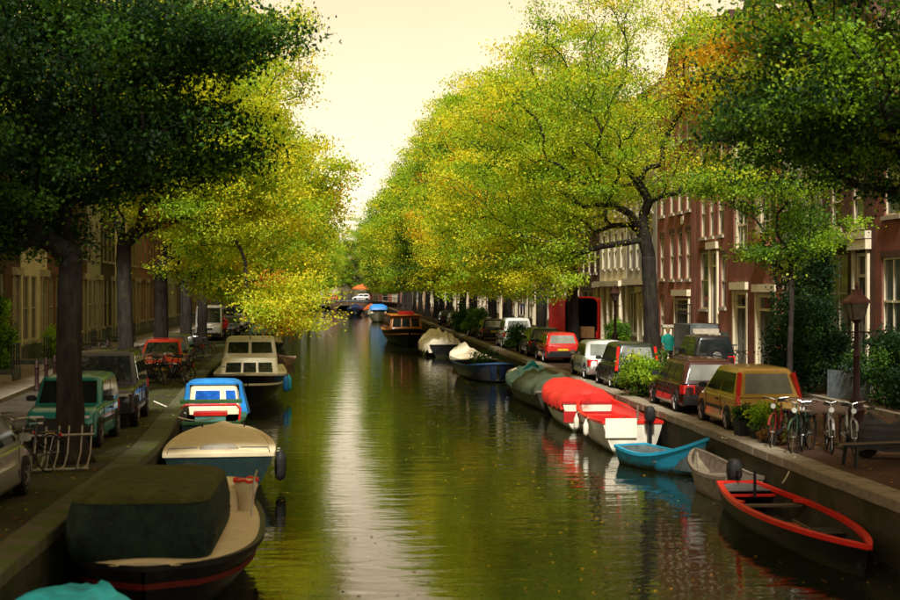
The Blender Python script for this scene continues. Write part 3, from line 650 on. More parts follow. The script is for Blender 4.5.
shrub('shrub', 'tall dark evergreen shrub against the grey rendered house', (15.6, 46.6, .1), 1.05, 1.5, 5.8, 14000, .11, dict(dark=5, green=1.5), 2)
shrub('shrub', 'broad dark evergreen bush beside the lantern', (14.6, 43.4, .1), 1.3, 1.6, 2.9, 11000, .11, dict(dark=5, green=.8), 3)
shrub('clipped_hedge', 'dark clipped hedge before the deep red brick house', (15.2, 37.8, .1), .8, 2.6, 2.0, 10000, .1, dict(dark=4, green=2), 4, cat='hedge')
shrub('shrub', 'dark leafy shrub beside the white and blue van', (9.5, 77.4, 0), .8, 1.2, 1.5, 3500, .12, dict(dark=2, green=3), 5)
shrub('shrub', 'bushy green shrub on the quay behind the white sheeted boat', (9.6, 103, 0), 1.0, 2.6, 2.0, 5000, .14, dict(dark=2, green=3, lime=1), 6)
shrub('shrub', 'low green shrub on the quay beside the brown saloon boat', (9.5, 113, 0), 1.0, 3.0, 2.2, 5000, .14, dict(dark=3, green=3, lime=.6), 7)
shrub('shrub', 'leafy climbing shrub on the front of the grey rendered house', (fl(52) + .6, 52, .1), .6, 1.1, 2.9, 5000, .12, dict(green=3, lime=2), 8)
shrub('shrub', 'round potted shrub on the pavement before the brown brick house', (fl(41) + 1.0, 41, .1), .6, .7, 1.4, 2500, .1, dict(green=3, dark=2, lime=1), 9)
shrub('shrub', 'lime green shrub beside the row of brown bollards', (fl(63) + 1.2, 63, .1), .7, 1.4, 1.7, 3500, .12, dict(lime=3, yg=2, green=2), 10)
shrub('shrub', 'green plants in front of the dark shopfront', (15.6, 80, .1), .6, 2.0, 1.6, 4500, .12, dict(green=4, lime=1.5), 12)
rngf = np.random.default_rng(5); Pf = rngf.uniform([-.75, -.4, .15], [.75, .0, .5], (900, 3))
put('flowers', leaf_mesh('flowers', Pf, .08, pal_cols(rngf, 900, dict(orange=3, green=3), 20, rngf.integers(0, 20, 900)), rngf), LEAF, fbx)
def litter(name, label, n, fn, mix, size, seed):
    rng = np.random.default_rng(seed); P = np.array([fn(rng) for _ in range(n)])
    me = leaf_mesh(name, P, size, pal_cols(rng, n, mix, 50, rng.integers(0, 50, n)), rng, flat=9.)
    co = np.zeros(len(me.vertices) * 3, np.float32); me.vertices.foreach_get('co', co); co = co.reshape(-1, 4, 3)
    z0 = P[:, 2][:, None]; co[:, :, 2] = z0 + (co[:, :, 2] - z0) * .12 + .004; me.vertices.foreach_set('co', co.ravel()); me.update()
    tag(put(name, me, LEAF), label, 'leaves', kind='stuff')
def wl(rng):
    y = 20 + 75 * rng.uniform() ** 1.7
    x = rng.normal(3.4 + .02 * y, 2.2) if rng.uniform() < .8 else rng.uniform(ql(y), QR)
    return (min(max(x, ql(y) + .1), QR - .1), y, WZ + .006)
litter('floating_leaves', 'fallen yellow leaves scattered over the canal water', 800, wl, dict(gold=2, yellow=.6, brown=5), .075, 61)
litter('fallen_leaves', 'brown and yellow leaves strewn over the mossy quay', 5000, lambda r: (lambda y: (ql(y) - r.uniform(0, 1) ** 1.5 * 5.5, y, .012))(14 + 70 * r.uniform() ** 1.4), dict(brown=5, gold=1.5, orange=.6, yellow=.6), .09, 62)
litter('fallen_leaves', 'brown and yellow leaves strewn over the brick paved quay', 4000, lambda r: (QR + r.uniform(.1, 5.6), 18 + 80 * r.uniform() ** 1.4, .02), dict(brown=5, gold=2, orange=.8, yellow=.6), .09, 63)
# ------------------------------------------------------------------ vehicles
M_tyre = mat('tyre_rubber', (.012, .012, .012), .8, var=.3)
M_rim = mat('wheel_alloy', (.35, .34, .32), .35, .8, var=.2)
M_cglass = mat('car_glass', (.012, .015, .014), .04, var=.4, scale=2, spec=.45)
M_cglassl = mat('sky_reflection_glass', (.17, .18, .165), .04, var=.35, scale=1.2, spec=1., coat=.5)  # pale base colour stands in for sky mirrored in the rear windows
M_bump = mat('black_plastic', (.018, .018, .018), .55, var=.3)
M_red = mat('tail_lens', (.55, .015, .012), .12, var=.25, scale=20, coat=.6)
M_lens = mat('head_lens', (.55, .55, .5), .08, var=.2, scale=25, coat=1.)
M_plate = mat('yellow_plate', (.6, .4, .03), .4)
M_chrome = mat('chrome', (.38, .38, .36), .35, 1.)
def paint(name, c, metal=.0, dirtc=None): return mat('paint_' + name, c, .22 if not metal else .3, metal, var=.08, scale=3, coat=.45, dirt=(dirtc or tuple(x * .75 + .006 for x in c), 2.2, .62))

WHEEL = None
def car_wheel(par, x, y, r, side):
    w_ = MB().lathe([(r * .62, -.09), (r * .93, -.095), (r, -.06), (r, .06), (r * .93, .095), (r * .62, .09)], n=20, axis='X').build('wheel', M_tyre, par, True, 50)
    w_.location = (x, y, r)
    b = MB().lathe([(.04, .082), (r * .2, .088), (r * .24, .07)], n=12, axis='X').lathe([(r * .55, .05), (r * .655, .095), (r * .655, .06)], n=20, axis='X')
    for k in range(5):
        a = 2 * PI * k / 5; b.bar((.075, 0, 0), (.075, r * .6 * math.cos(a), r * .6 * math.sin(a)), .09, .03)
    rm = b.lathe([(r * .6, .02), (r * .6, .03)], n=16, axis='X').build('rim', M_rim, w_)
    if side < 0: rm.rotation_euler = (0, 0, PI)

def car(name, label, loc, rz, L, W, H, pm, cab, belt=.88, hood=.72, zb=.22, wr=.30, tail='block', windows=2, glassr=None, roofrails=False, rack=False, wt=.80, bumper=None, rearlow=None, group=None, spare=False, cat='car'):
    """cab: rear base, rear top, front top, front base as fractions of the length from the tail"""
    t = thing(name, label, cat, loc, rz, group); Y = lambda q: -L / 2 + q * L
    hw = W / 2; rl = rearlow if rearlow else belt
    qs = [(0, .84, zb + .16, rl - .14), (.012, .91, zb + .06, rl - .05), (.05, .975, zb, rl - .005), (.14, 1, zb - .02, (rl + belt) / 2), (max(.2, cab[0] + .05), 1, zb - .03, belt), (.5, 1.005, zb - .03, belt), (cab[3] - .02, 1, zb - .03, belt - .01),
          ((cab[3] + .93) / 2, .99, zb - .02, lerp(belt, hood, .42)), (.94, .965, zb, hood), (.985, .90, zb + .06, hood - .09), (1.0, .82, zb + .16, hood - .2)]
    qs = sorted(qs); rings = []
    for q, fw, z0, z1 in qs:
        hz = (z1 - z0) / 2; ring = rr(hw * fw, hz, min(.11, hz * .45)); rings.append([(x * (1 - .05 * max(0, z / hz)), Y(q), (z0 + z1) / 2 + z) for x, z in ring])
    body = MB().loft(rings).build('body', pm, t, True, 38)
    # cabin
    y0, y1, y2, y3 = [Y(q) for q in cab]; zr = H
    def cr_(f, extra=0):
        yr, yf = lerp(y0, y1, f), lerp(y3, y2, f); a = lerp(hw * .955, hw * wt, f); z = lerp(belt - .03, zr - .055, f)
        return [(x, y, z) for x, y in rr(a, (yf - yr) / 2, .1 + .08 * f, 0, (yr + yf) / 2)]
    ring = [cr_(0), cr_(.5), cr_(1.0)]
    yr, yf = y1, y2
    for ins, up_ in ((.035, -.018), (.09, .008), (.2, .03), (.36, .042)): ring.append([(x, y, zr + up_) for x, y in rr(hw * wt - ins, (yf - yr) / 2 - ins, .15, 0, (yr + yf) / 2)])
    MB().loft(ring).build('cabin', pm, t, True, 30)
    def cor(f, sx, fr): # corner points of the glasshouse
        yr, yf = lerp(y0, y1, f), lerp(y3, y2, f); return (sx * lerp(hw * .955, hw * wt, f), yf if fr else yr, lerp(belt - .03, zr - .055, f))
    gl = M_cglass
    MB().pane([cor(0, 1, 1), cor(0, -1, 1), cor(1, -1, 1), cor(1, 1, 1)], (.07, .93), (.08, .93), .012).build('windscreen', gl, t)
    MB().pane([cor(0, -1, 0), cor(0, 1, 0), cor(1, 1, 0), cor(1, -1, 0)], (.10, .90) if tail == 'block' else (.13, .87), (.14, .90), .012).build('rear_window', glassr or M_cglassl, t)
    for sx in (1, -1):
        q = [cor(0, sx, 0), cor(0, sx, 1), cor(1, sx, 1), cor(1, sx, 0)]
        if sx < 0: q = [q[1], q[0], q[3], q[2]]
        for i in range(windows):
            a, c = lerp(.07, .93, i / windows) + .018, lerp(.07, .93, (i + 1) / windows) - .018
            if sx < 0: a, c = 1 - c, 1 - a
            MB().pane(q, (a, c), (.12, .90), .012).build('side_window', gl, t)
    # wheels in dark arches
    for q in (.185, .815):
        for sx in (1, -1):
            b = MB(); n = 14; rr2 = wr * 1.17
            b.loft([[(sx * (hw * 1.0 + o_), Y(q) + rr2 * math.cos(PI * k / n), max(zb - .05, wr + rr2 * math.sin(PI * k / n) - 0.0)) for k in range(n + 1)] for o_ in (-.12, .006)])
            b.build('wheel_arch', M_bump, t); car_wheel(t, sx * (hw - .075), Y(q), wr, sx)
    bm_ = bumper or M_bump
    for s_, e in ((-1, 'rear'), (1, 'front')):
        yy = s_ * L / 2
        b = MB().loft([[(x, yy + s_ * .03 - s_ * .16 * (abs(x) / hw) ** 3, z) for x, z in ((xx, zz) for xx in [0])] for _ in range(0)]) if False else MB()
        xs = [-.93, -.8, -.5, 0, .5, .8, .93]; rg = []
        for x in xs:
            yo = yy + s_ * (.045 - .10 * abs(x) ** 4); yi = yy - s_ * .1
            rg.append([(x * hw, yo, zb + .06), (x * hw, yo + s_ * .01, zb + .2), (x * hw, yo - s_ * .01, zb + .33), (x * hw, yi, zb + .33), (x * hw, yi, zb + .06)])
        b.loft(rg).build('bumper', bm_, t, True, 50)
    MB().b6(-.25, .25, -L / 2 - .05, -L / 2 - .035, zb + .36, zb + .46).build('number_plate', M_plate, t)
    MB().b6(-.25, .25, L / 2 + .054, L / 2 + .066, zb + .1, zb + .2).build('number_plate', M_plate, t)
    for sx in (1, -1):
        if tail == 'block':
            z1 = rl - .07; MB().loft([[(sx * hw * .58, -L / 2 - .006, z) , (sx * hw * .93, -L / 2 + .05, z), (sx * hw * .99, -L / 2 + .26, z), (sx * hw * .6, -L / 2 + .26, z)] for z in (z1 - .24, z1)]).build('tail_light', M_red, t)
        else:
            p, q = Vector(cor(.0, sx, 0)), Vector(cor(.93, sx, 0)); p.x *= .965; q.x *= .965; p.y -= .0; p.z -= .2
            MB().bar(p + Vector((0, -.02, 0)), q + Vector((0, -.02, 0)), .09, .09).build('tail_light', M_red, t)
        hz = hood - .12
        MB().loft([[(sx * hw * .42, L / 2 - .04, z), (sx * hw * .42, L / 2 + .015, z), (sx * hw * .80, L / 2 - .02, z), (sx * hw * .9, L / 2 - .16, z), (sx * hw * .5, L / 2 - .2, z)] for z in (hz - .17, hz)]).build('headlight', M_lens, t)
        mp = cor(.12, sx, 1)
        MB().loft([[(mp[0] + sx * (.06 + .16 * q), mp[1] - .25 + dy * g, mp[2] + .06 + dz * g) for dy, dz in ((-.05, -.06), (.05, -.05), (.04, .07), (-.05, .07))] for q, g in ((-.3, .4), (0, 1), (.7, 1), (1, .7))]).build('mirror', bm_, t)
        if roofrails: MB().tube([(sx * (hw * wt - .08), y1 + .1, zr), (sx * (hw * wt - .08), y1 + .25, zr + .06), (sx * (hw * wt - .08), y2 - .25, zr + .06), (sx * (hw * wt - .08), y2 - .1, zr)], .018, 6).build('roof_rail', M_bump, t)
    MB().b6(-.32, .32, L / 2 + .0, L / 2 + .03, hood - .29, hood - .17).build('grille', M_bump, t)
    for sx in (1, -1):
        for q in ([.42] if windows < 3 else [.4, .58]): MB().b6(sx * hw * .985, sx * (hw * .985 + .045), Y(q) - .1, Y(q) + .1, belt - .17, belt - .135).build('door_handle', bm_, t)
        for q in ([.30, .52, .72] if windows > 2 else [.34, .70]): MB().b6(sx * (hw * .99), sx * (hw * 1.0 + .006), Y(q) - .006, Y(q) + .006, zb + .12, belt - .04).build('door_seam', M_bump, t)
        MB().b6(sx * (hw * 1.0), sx * (hw * 1.0 + .014), Y(.3), Y(.7), .48, .56).build('side_strip', bm_, t)
    if spare:
        sw = MB().lathe([(.10, -.09), (.30, -.1), (.34, -.05), (.34, .05), (.3, .1), (.1, .09)], (0, -L / 2 - .14, .92), 20, 'Y').build('spare_wheel', M_tyre, t, True, 50)
        MB().lathe([(.03, -.12), (.17, -.11), (.19, -.09)], (0, -L / 2 - .14, .92), 16, 'Y').build('hub', M_rim, sw)
    return t
HATCH = (.01, .085, .60, .80); EST = (.01, .06, .58, .74); SEDAN = (.17, .27, .62, .76); MPV = (.01, .07, .62, .86); BOXY = (.01, .05, .62, .74)
gold = mat('paint_gold', (.50, .32, .075), .3, .35, var=.08, scale=3, coat=.7, dirt=((.3, .2, .07), 2, .6))
# quay of the brick houses, tails to the camera
car('hatchback', 'gold hatchback with tall red tail lights beside the planter box', (9.78, 33.7, 0), 0, 3.75, 1.66, 1.5, gold, HATCH, tail='tall', belt=.88, wr=.29, wt=.78)
car('estate_car', 'dark red-black estate car with roof rails behind the gold hatchback', (9.75, 38.95, 0), 0, 4.4, 1.7, 1.45, paint('oxblood', (.035, .008, .008)), EST, windows=3, roofrails=True, wr=.30)
car('people_carrier', 'dark green people carrier with tall red tail lights beside the round shrub', (9.72, 48.3, 0), 0, 3.9, 1.58, 1.55, paint('dark_green', (.012, .02, .014)), EST, tail='tall', windows=3)
car('saloon_car', 'boxy pale blue-white old saloon in front of the dark green people carrier', (9.75, 53.5, 0), 0, 4.5, 1.72, 1.43, paint('pale', (.55, .58, .55)), SEDAN, bumper=M_chrome, belt=.86, hood=.8, wt=.82)
car('hatchback', 'bright red hatchback parked on the brick quay behind the green estate', (9.95, 66.0, 0), 0, 3.8, 1.62, 1.38, paint('red', (.5, .025, .02)), HATCH)
car('estate_car', 'dark green estate car with pale rear window ahead of the red hatchback', (10.05, 72.6, 0), 0, 4.4, 1.7, 1.45, paint('bottle', (.02, .05, .03)), EST, windows=3)
v = car('people_carrier', 'white people carrier with blue and red side stripes beside the leafy shrub', (9.95, 83.2, 0), 0, 4.4, 1.75, 1.75, paint('white', (.62, .62, .60)), EST, windows=3, belt=.98)
for z0, z1, mm in ((.62, .74, paint('stripe_blue', (.03, .08, .4))), (.76, .84, M_red)):
    b = MB()
    for sx in (1, -1): b.b6(sx * .878, sx * .888, -1.9, 1.7, z0, z1)
    b.b6(-.55, .55, -2.225, -2.212, z0, z1).build('stripe', mm, v)
car('hatchback', 'black hatchback with red tail lights at the far end of the brick quay', (9.9, 96.0, 0), 0, 4.0, 1.68, 1.45, paint('black', (.012, .012, .013)), HATCH)
for i, (y, c, nm_) in enumerate(((104, (.3, .3, .3), 'grey'), (117, (.35, .03, .03), 'maroon'), (127, (.5, .5, .48), 'white'), (139, (.03, .05, .12), 'navy'))):
    car('hatchback', f'{nm_} hatchback parked under the far elms of the brick house quay', (9.95, y, 0), 0, 4.0, 1.68, 1.45, paint(nm_ + '_far', c), HATCH)
car('off_roader', 'black off-roader with spare wheel on its back before the brick stoop', (13.55, 52.6, 0), 0, 3.7, 1.6, 1.65, paint('black', (.012, .012, .013)), BOXY, belt=1.0, hood=.92, wr=.34, spare=True, zb=.32, glassr=M_cglass)
# mossy quay
def LC(y, off): return (ql(y) - off, y, 0)
def lang(y): return math.atan2(-(ql(y + 2) - ql(y - 2)), 4)
car('hatchback', 'silver grey hatchback parked next to the empty bicycle rack', (-6.05, 21.9, 0), 0, 4.0, 1.7, 1.5, mat('paint_silver', (.24, .23, .21), .3, .5, var=.06, coat=.6), HATCH, bumper=mat('paint_silver', (0, 0, 0)))
car('hatchback', 'small boxy teal hatchback facing along the mossy quay', (-5.98, 31.35, 0), PI, 3.4, 1.5, 1.46, paint('teal', (.012, .17, .145)), BOXY, belt=.90, hood=.84, wt=.86)
car('off_roader', 'tall blue-black off-roader parked behind the teal hatchback', (-6.1, 36.2, 0), PI + lang(37), 4.4, 1.78, 1.8, paint('midnight', (.010, .013, .025)), (.01, .06, .63, .725), belt=1.05, hood=.98, wr=.36, zb=.32, windows=3, roofrails=True)
car('hatchback', 'bright red hatchback with bicycles leaning before its bonnet', (-7.2, 55.8, 0), PI + lang(56), 4.0, 1.66, 1.42, paint('red', (.5, .025, .02)), HATCH, windows=2)
car('estate_car', 'dark grey-green estate parked behind the red hatchback', (-7.6, 61.6, 0), PI + lang(61), 4.4, 1.7, 1.45, paint('greygreen', (.05, .075, .06)), EST, windows=3)
car('delivery_van', 'white box van parked beyond the heap of bicycles', (-9.4, 97.5, 0), PI + lang(97), 4.8, 1.9, 2.35, paint('vanwhite', (.5, .48, .43)), (.01, .02, .77, .82), belt=1.15, hood=1.05, wr=.33, windows=3, wt=.92, cat='van')
for i, (y, c, nm_) in enumerate(((108, (.1, .12, .2), 'blue'), (119, (.4, .39, .36), 'silver'), (131, (.03, .03, .03), 'black'))):
    car('hatchback', f'{nm_} hatchback parked under the far elms of the mossy quay', LC(y, 1.8), PI, 4.0, 1.68, 1.45, paint(nm_ + '_farl', c), HATCH)

def red_van():
    t = thing('delivery_van', 'tall red delivery van with its rear doors open and a crate inside', 'van', (12.8, 78.6, 0), 0)
    pm = paint('vanred', (.55, .022, .015)); L, W, H = 5.4, 1.9, 3.05
    def shell(y, s_=1.): return [(x * s_, y, H / 2 + .2 + z * s_) for x, z in rr(W / 2, H / 2 - .2, .38)]
    b = MB(); b.loft([shell(-L / 2), shell(1.2), [(x, 1.9, min(z, 2.3)) for x, _, z in shell(0)], [(x * .97, L / 2 - .1, min(z, 1.25)) for x, _, z in shell(0)], [(x * .9, L / 2, min(z, 1.0)) for x, _, z in shell(0)]], cap0=False)
    b.loft([shell(-L / 2), shell(-L / 2, .94), [(x, y + 3.4, z) for x, y, z in shell(-L / 2, .93)]], cap0=False, cap1=True)
    b.build('body', pm, t, True, 35)
    MB().loft([[(x, y, z) for x, y, z in shell(-L / 2 + .05, .925)], [(x, y, z) for x, y, z in shell(-L / 2 + 3.35, .92)]], False, True).build('load_bay', M_bump, t)
    d = MB().box((0, 0, 0), (.045, .88, 2.3)).build('rear_door', pm, t); d.location = (-W / 2 - .42, -L / 2 - .04, 1.85); d.rotation_euler = (0, 0, PI / 2 - .1)
    MB().b6(-.036, -.024, -.3, .3, .1, .85).build('door_panel', paint('red', (.5, .025, .02)), d)
    d = MB().box((0, 0, 0), (.045, .88, 2.3)).build('rear_door', pm, t); d.location = (W / 2 + .06, -L / 2 + .44, 1.85); d.rotation_euler = (0, 0, .06)
    MB().pane([(.75, 1.93, 1.3), (-.75, 1.93, 1.3), (-.7, 1.3, 2.3), (.7, 1.3, 2.3)], off=.03).build('windscreen', M_cglass, t)
    for sx in (1, -1):
        for y in (-1.7, 1.75): car_wheel(t, sx * (W / 2 - .06), y, .34, sx)
        MB().b6(sx * .80, sx * .93, -L / 2 - .03, -L / 2 + .03, .75, 1.15).build('tail_light', M_red, t)
    MB().b6(-.9, .9, -L / 2 - .12, -L / 2 + .02, .42, .58).build('bumper', M_bump, t)
    k = thing('crate', 'brown cardboard box standing in the open red van', 'crate', (13.2, 76.6, .76), .05)
    cb = mat('cardboard', (.30, .16, .07), .85)
    MB().b6(-.38, .38, -.3, .3, 0, .62).build('carton', cb, k); MB().b6(-.385, .385, -.04, .04, .622, .63).build('tape', mat('tape', (.35, .25, .12), .4), k)
red_van()
# ------------------------------------------------------------------ boats (bow along local +Y, origin at the water line amidships)
class Boat:
    def __init__(s, name, label, loc, rz, L, B, H, hm, D=.22, tr=.8, bowp=2.2, bowq=.75, sb=.3, ss=.06, rake=.5, tmax=.42, round_stern=False, cat='boat', open_=True, floor=.12, im=None, gm=None, n=20, gw=.06, strake=None):
        s.t = thing(name, label, cat, (loc[0], loc[1], WZ), rz); s.L, s.B, s.H = L, B, H
        s.tr, s.bowp, s.bowq, s.sb, s.ss, s.tmax, s.rs, s.rake, s.D = tr, bowp, bowq, sb, ss, tmax, round_stern, rake, D
        m = 8; rings = []
        for i in range(n + 1):
            t = i / n; f = s.f(t); zs = s.sh(t); half = []
            for j in range(m + 1):
                u = j / m; half.append(s.pt(t, u))
            rings.append([(-x, y, z) for x, y, z in reversed(half)] + half[1:])
        MB().loft(rings, not round_stern, False, closed=False).build('hull', hm, s.t, True, 45)
        gm = gm or hm
        for sd in (-1, 1):
            rg = []
            for i in range(n + 1):
                x, y, z = s.pt(i / n, 1)
                rg.append([(sd * (x + .025), y, z - .05), (sd * (x + .025), y, z + .025), (sd * max(x - gw, 0), y, z + .025), (sd * max(x - gw, 0), y, z - .05)])
            MB().loft(rg).build('gunwale', gm, s.t, True, 40)
        if not round_stern:
            x, y, z = s.pt(0, 1); MB().b6(-x + .0, x, y - .025, y + gw, z - .049, z + .027).build('transom_rail', gm, s.t)
        if strake:
            for sd in (-1, 1):
                rg = []
                for i in range(n + 1):
                    x, y, z = s.pt(i / n, .8); rg.append([(sd * (x - .02), y, z - .05), (sd * (x + .03), y, z - .05), (sd * (x + .03), y, z + .03), (sd * (x - .02), y, z + .03)])
                MB().loft(rg).build('rubbing_strake', strake, s.t)
        if open_:
            rg = []
            for i in range(n + 1):
                t = lerp(.015, .97, i / n); x, y, z = s.pt(t, 1); x2, y2, _ = s.pt(t, .55); fz = min(floor, z - .1); a = max(x - .055, .01); c = max(x2 - .06, .008)
                rg.append([(-a, y, z - .01), (-lerp(a, c, .5), y, lerp(z, fz, .6)), (-c, y, fz), (0, y, fz - .01), (c, y, fz), (lerp(a, c, .5), y, lerp(z, fz, .6)), (a, y, z - .01)])
            MB().loft(rg, True, False, closed=False).build('interior', im or hm, s.t, True, 30)
    def f(s, t):
        if t < s.tmax:
            a = t / s.tmax
            return max(.02, math.sqrt(max(0, 1 - (1 - a) ** 2.2))) if s.rs else s.tr + (1 - s.tr) * math.sin(a * PI / 2)
        a = (t - s.tmax) / (1 - s.tmax); return max(0.004, (1 - a ** s.bowp)) ** s.bowq
    def sh(s, t): return s.H + s.sb * max(0, (t - .35) / .65) ** 2 + s.ss * max(0, (.35 - t) / .35) ** 2
    def pt(s, t, u):
        x = s.f(t) * s.B / 2 * (u ** .42); z = -s.D + (s.sh(t) + s.D) * u ** 1.35
        y = -s.L / 2 + t * s.L - s.rake * (1 - u) * t ** 3 + (.25 * (1 - u) * (1 - t) ** 3 if s.rs else 0); return (x, y, z)
    def thwart(s, t, m, name='thwart', w=.26, dz=-.14):
        x, y, z = s.pt(t, .86); MB().b6(-x + .02, x - .02, y - w / 2, y + w / 2, z + dz + .06, z + dz + .1).build(name, m, s.t)
    def deck(s, t0, t1, m, name='deck', camber=.06, dz=.0, n=10):
        rg = []
        for i in range(n + 1):
            t = lerp(t0, t1, i / n); x, y, z = s.pt(t, 1); x = max(x - .05, .004)
            rg.append([(x * k / 4, y, z + dz + camber * (1 - (k / 4) ** 2)) for k in range(-4, 5)])
        return MB().loft(rg, True, True, closed=False).build(name, m, s.t, True, 50)
    def cover(s, t0, t1, hf, m, name='cover', seed=0, p=2., skirt=.14, wr=.02, n=22, out=.045, ridge=0):
        rng = random.Random(seed); rg = []; K = 13
        ph = [rng.uniform(0, 6) for _ in range(6)]
        for i in range(n + 1):
            t = lerp(t0, t1, i / n); x, y, z = s.pt(t, 1); x += out; h = hf(t); r = []
            for k in range(K):
                v_ = -1 + 2 * k / (K - 1)
                wz = wr * (math.sin(9 * t * s.L / 4 + ph[0] + 3 * v_) + math.sin(17 * v_ + ph[1] + 5 * t) + .7 * math.sin(23 * t + ph[2] - 9 * v_)) * (h > .02)
                sag = -.35 * wr * abs(math.sin(PI * t * s.L / .9))
                hh = (1 - abs(v_) ** p) if not ridge else (1 - abs(v_)) * (1 - .35 * math.sin(PI * abs(v_)))
                r.append((x * v_, y, z + .035 + h * hh + (wz + sag) * (1 - abs(v_) ** 6)))
            sk = skirt * (1 + .3 * math.sin(4 * i + ph[3]))
            r = [(-x - .012, y, z - sk)] + r + [(x + .012, y, z - sk)]; rg.append(r)
        return MB().loft(rg, True, True, closed=False).build(name, m, s.t, True, 60)
    def house(s, y0, y1, w0, w1, z0, z1, m, name='cabin', rf=0., rb=0., r=.15, wins=(), gm=None, fm=None):
        """a cabin tapering upward; rf, rb: slope of the front and back walls"""
        def ring(f_, ins=0.):
            a, c = y0 + rb * f_ + ins, y1 - rf * f_ - ins; return [(x, y, lerp(z0, z1, f_)) for x, y in rr(lerp(w0, w1, f_) - ins, (c - a) / 2, r, 0, (a + c) / 2)]
        rg = [ring(0), ring(.5), ring(1)]; rg.append([(x, y, z1 + .045) for x, y, _ in ring(1, .09)])
        c = MB().loft(rg).build(name, m, s.t, True, 35)
        def cor(f_, sx, fr): return (sx * lerp(w0, w1, f_), (y1 - rf * f_) if fr else (y0 + rb * f_), lerp(z0, z1, f_))
        for side, u0, u1, v0, v1 in wins:
            if side == 'f': q = [cor(0, 1, 1), cor(0, -1, 1), cor(1, -1, 1), cor(1, 1, 1)]
            elif side == 'b': q = [cor(0, -1, 0), cor(0, 1, 0), cor(1, 1, 0), cor(1, -1, 0)]
            elif side == 'r': q = [cor(0, 1, 0), cor(0, 1, 1), cor(1, 1, 1), cor(1, 1, 0)]
            else: q = [cor(0, -1, 1), cor(0, -1, 0), cor(1, -1, 0), cor(1, -1, 1)]
            wn = MB().pane(q, (u0, u1), (v0, v1), .012, .03).build('window', gm or M_cglass, s.t)
            if fm:
                e = .5 * .05; MB().pane(q, (u0 - .025, u1 + .025), (v0 - .05, v1 + .05), .006, .02).build('window_frame', fm, wn)
        return c
    def fender(s, t, side, m, r=.09, h=.45, dz=-.1):
        x, y, z = s.pt(t, 1); x = side * (x + r + .02)
        f_ = MB().lathe([(.015, h / 2 + .08), (.03, h / 2 + .02), (r * .8, h / 2 - .05), (r, h / 4), (r, -h / 4), (r * .8, -h / 2 + .05), (.02, -h / 2)], (x, y, z - h / 2 + dz), 12).build('fender', m, s.t, True, 60)
        MB().tube([(x, y, z + dz + .06), (x - side * .08, y, z + .03)], .012, 5).build('fender_rope', M_rope, f_)
    def cleat(s, t, m):
        for sd in (-1, 1):
            x, y, z = s.pt(t, 1); MB().tube([(sd * (x - .1), y - .09, z + .09), (sd * (x - .1), y + .09, z + .09)], .015, 6).b6(sd * (x - .1) - .02, sd * (x - .1) + .02, y - .03, y + .03, z + .02, z + .09).build('cleat', m, s.t)
    def outboard(s, x=0.):
        _, y, z = s.pt(0, 1); t = s.t
        o = MB().loft([[(x + a * q, y - .2 + b_ * q2, zz) for a, b_ in rr(.13, .2, .07, k=3)] for zz, q, q2 in ((z + .05, .8, .8), (z + .12, 1, 1), (z + .34, .95, .95), (z + .43, .6, .7))]).build('outboard_motor', M_bump, t, True, 40)
        MB().b6(x - .05, x + .05, y - .26, y - .1, z - .75, z + .06).b6(x - .06, x + .06, y - .1, y + .06, z - .2, z + .05).build('motor_leg', M_iron, o)
        MB().tube([(x, y - .02, z + .2), (x + .05, y + .45, z + .3)], .02, 6).build('tiller', M_iron, o)
M_rope = mat('rope', (.42, .36, .24), .9, var=.25, scale=40)
M_wood = mat('varnished_wood', (.24, .09, .025), .3, var=.3, scale=5, stretch=(1, .2, 1), coat=.5)
M_plank = mat('weathered_plank', (.14, .11, .08), .8, var=.3, scale=6, stretch=(.3, 2, 1))
M_hblack = mat('hull_black', (.010, .010, .010), .4, var=.4, scale=3, spec=.15, slime=(.028, .032, .012), dirt=((.022, .02, .014), 2.5, .58))
M_hgreen = mat('hull_dark_green', (.008, .022, .022), .4, var=.3, dirt=((.03, .035, .025), 2.5, .58))
M_hwhite = mat('hull_white', (.62, .58, .47), .4, var=.1, scale=2, dirt=((.30, .26, .16), 1.8, .55), slime=(.028, .032, .012), stretch=(2, 2, .5))
M_hnavy = mat('hull_navy', (.012, .022, .05), .4, var=.3, dirt=((.04, .045, .04), 2.5, .6), slime=(.028, .032, .012))
M_hblue = mat('hull_sky_blue', (.02, .29, .46), .45, var=.14, scale=3, dirt=((.07, .20, .28), 2.5, .6), slime=(.028, .032, .012))
M_hred = mat('hull_red', (.34, .015, .014), .4, var=.2, dirt=((.16, .03, .02), 2.5, .6), slime=(.028, .032, .012))
M_redp = mat('red_lacquer', (.62, .022, .014), .35, var=.15, scale=4, dirt=((.35, .03, .02), 2.5, .6))
M_cream = mat('deck_cream', (.66, .57, .38), .5, var=.08, scale=2, dirt=((.45, .34, .18), 3.0, .60))
M_greyp = mat('deck_grey', (.26, .24, .20), .7, var=.15)
def tarp(name, c, rough=.55, dirtc=None, th=.56): return mat('tarp_' + name, c, rough, var=.2, scale=2.5, bump=.03, bscale=3.5, dirt=(dirtc or tuple(x * .5 for x in c), 1.7, th))
T_dark = mat('tarp_dark_green', (.007, .018, .012), .65, var=.5, scale=5, bump=.035, bscale=5, dirt=((.022, .036, .022), 14, .60))
M_mosscan = mat('mossy_canvas', (.05, .052, .012), .85, var=.4, scale=6, bump=.01, dirt=((.03, .045, .012), 3, .52))
T_teal = tarp('teal', (.02, .30, .32)); T_blue = tarp('blue', (.02, .20, .55), .4); T_red = tarp('red', (.60, .028, .022)); T_cream = tarp('cream', (.68, .60, .45), .6, (.5, .42, .28), .62)
T_ltblue = tarp('light_blue', (.16, .34, .42)); T_grn = tarp('olive', (.05, .065, .04))
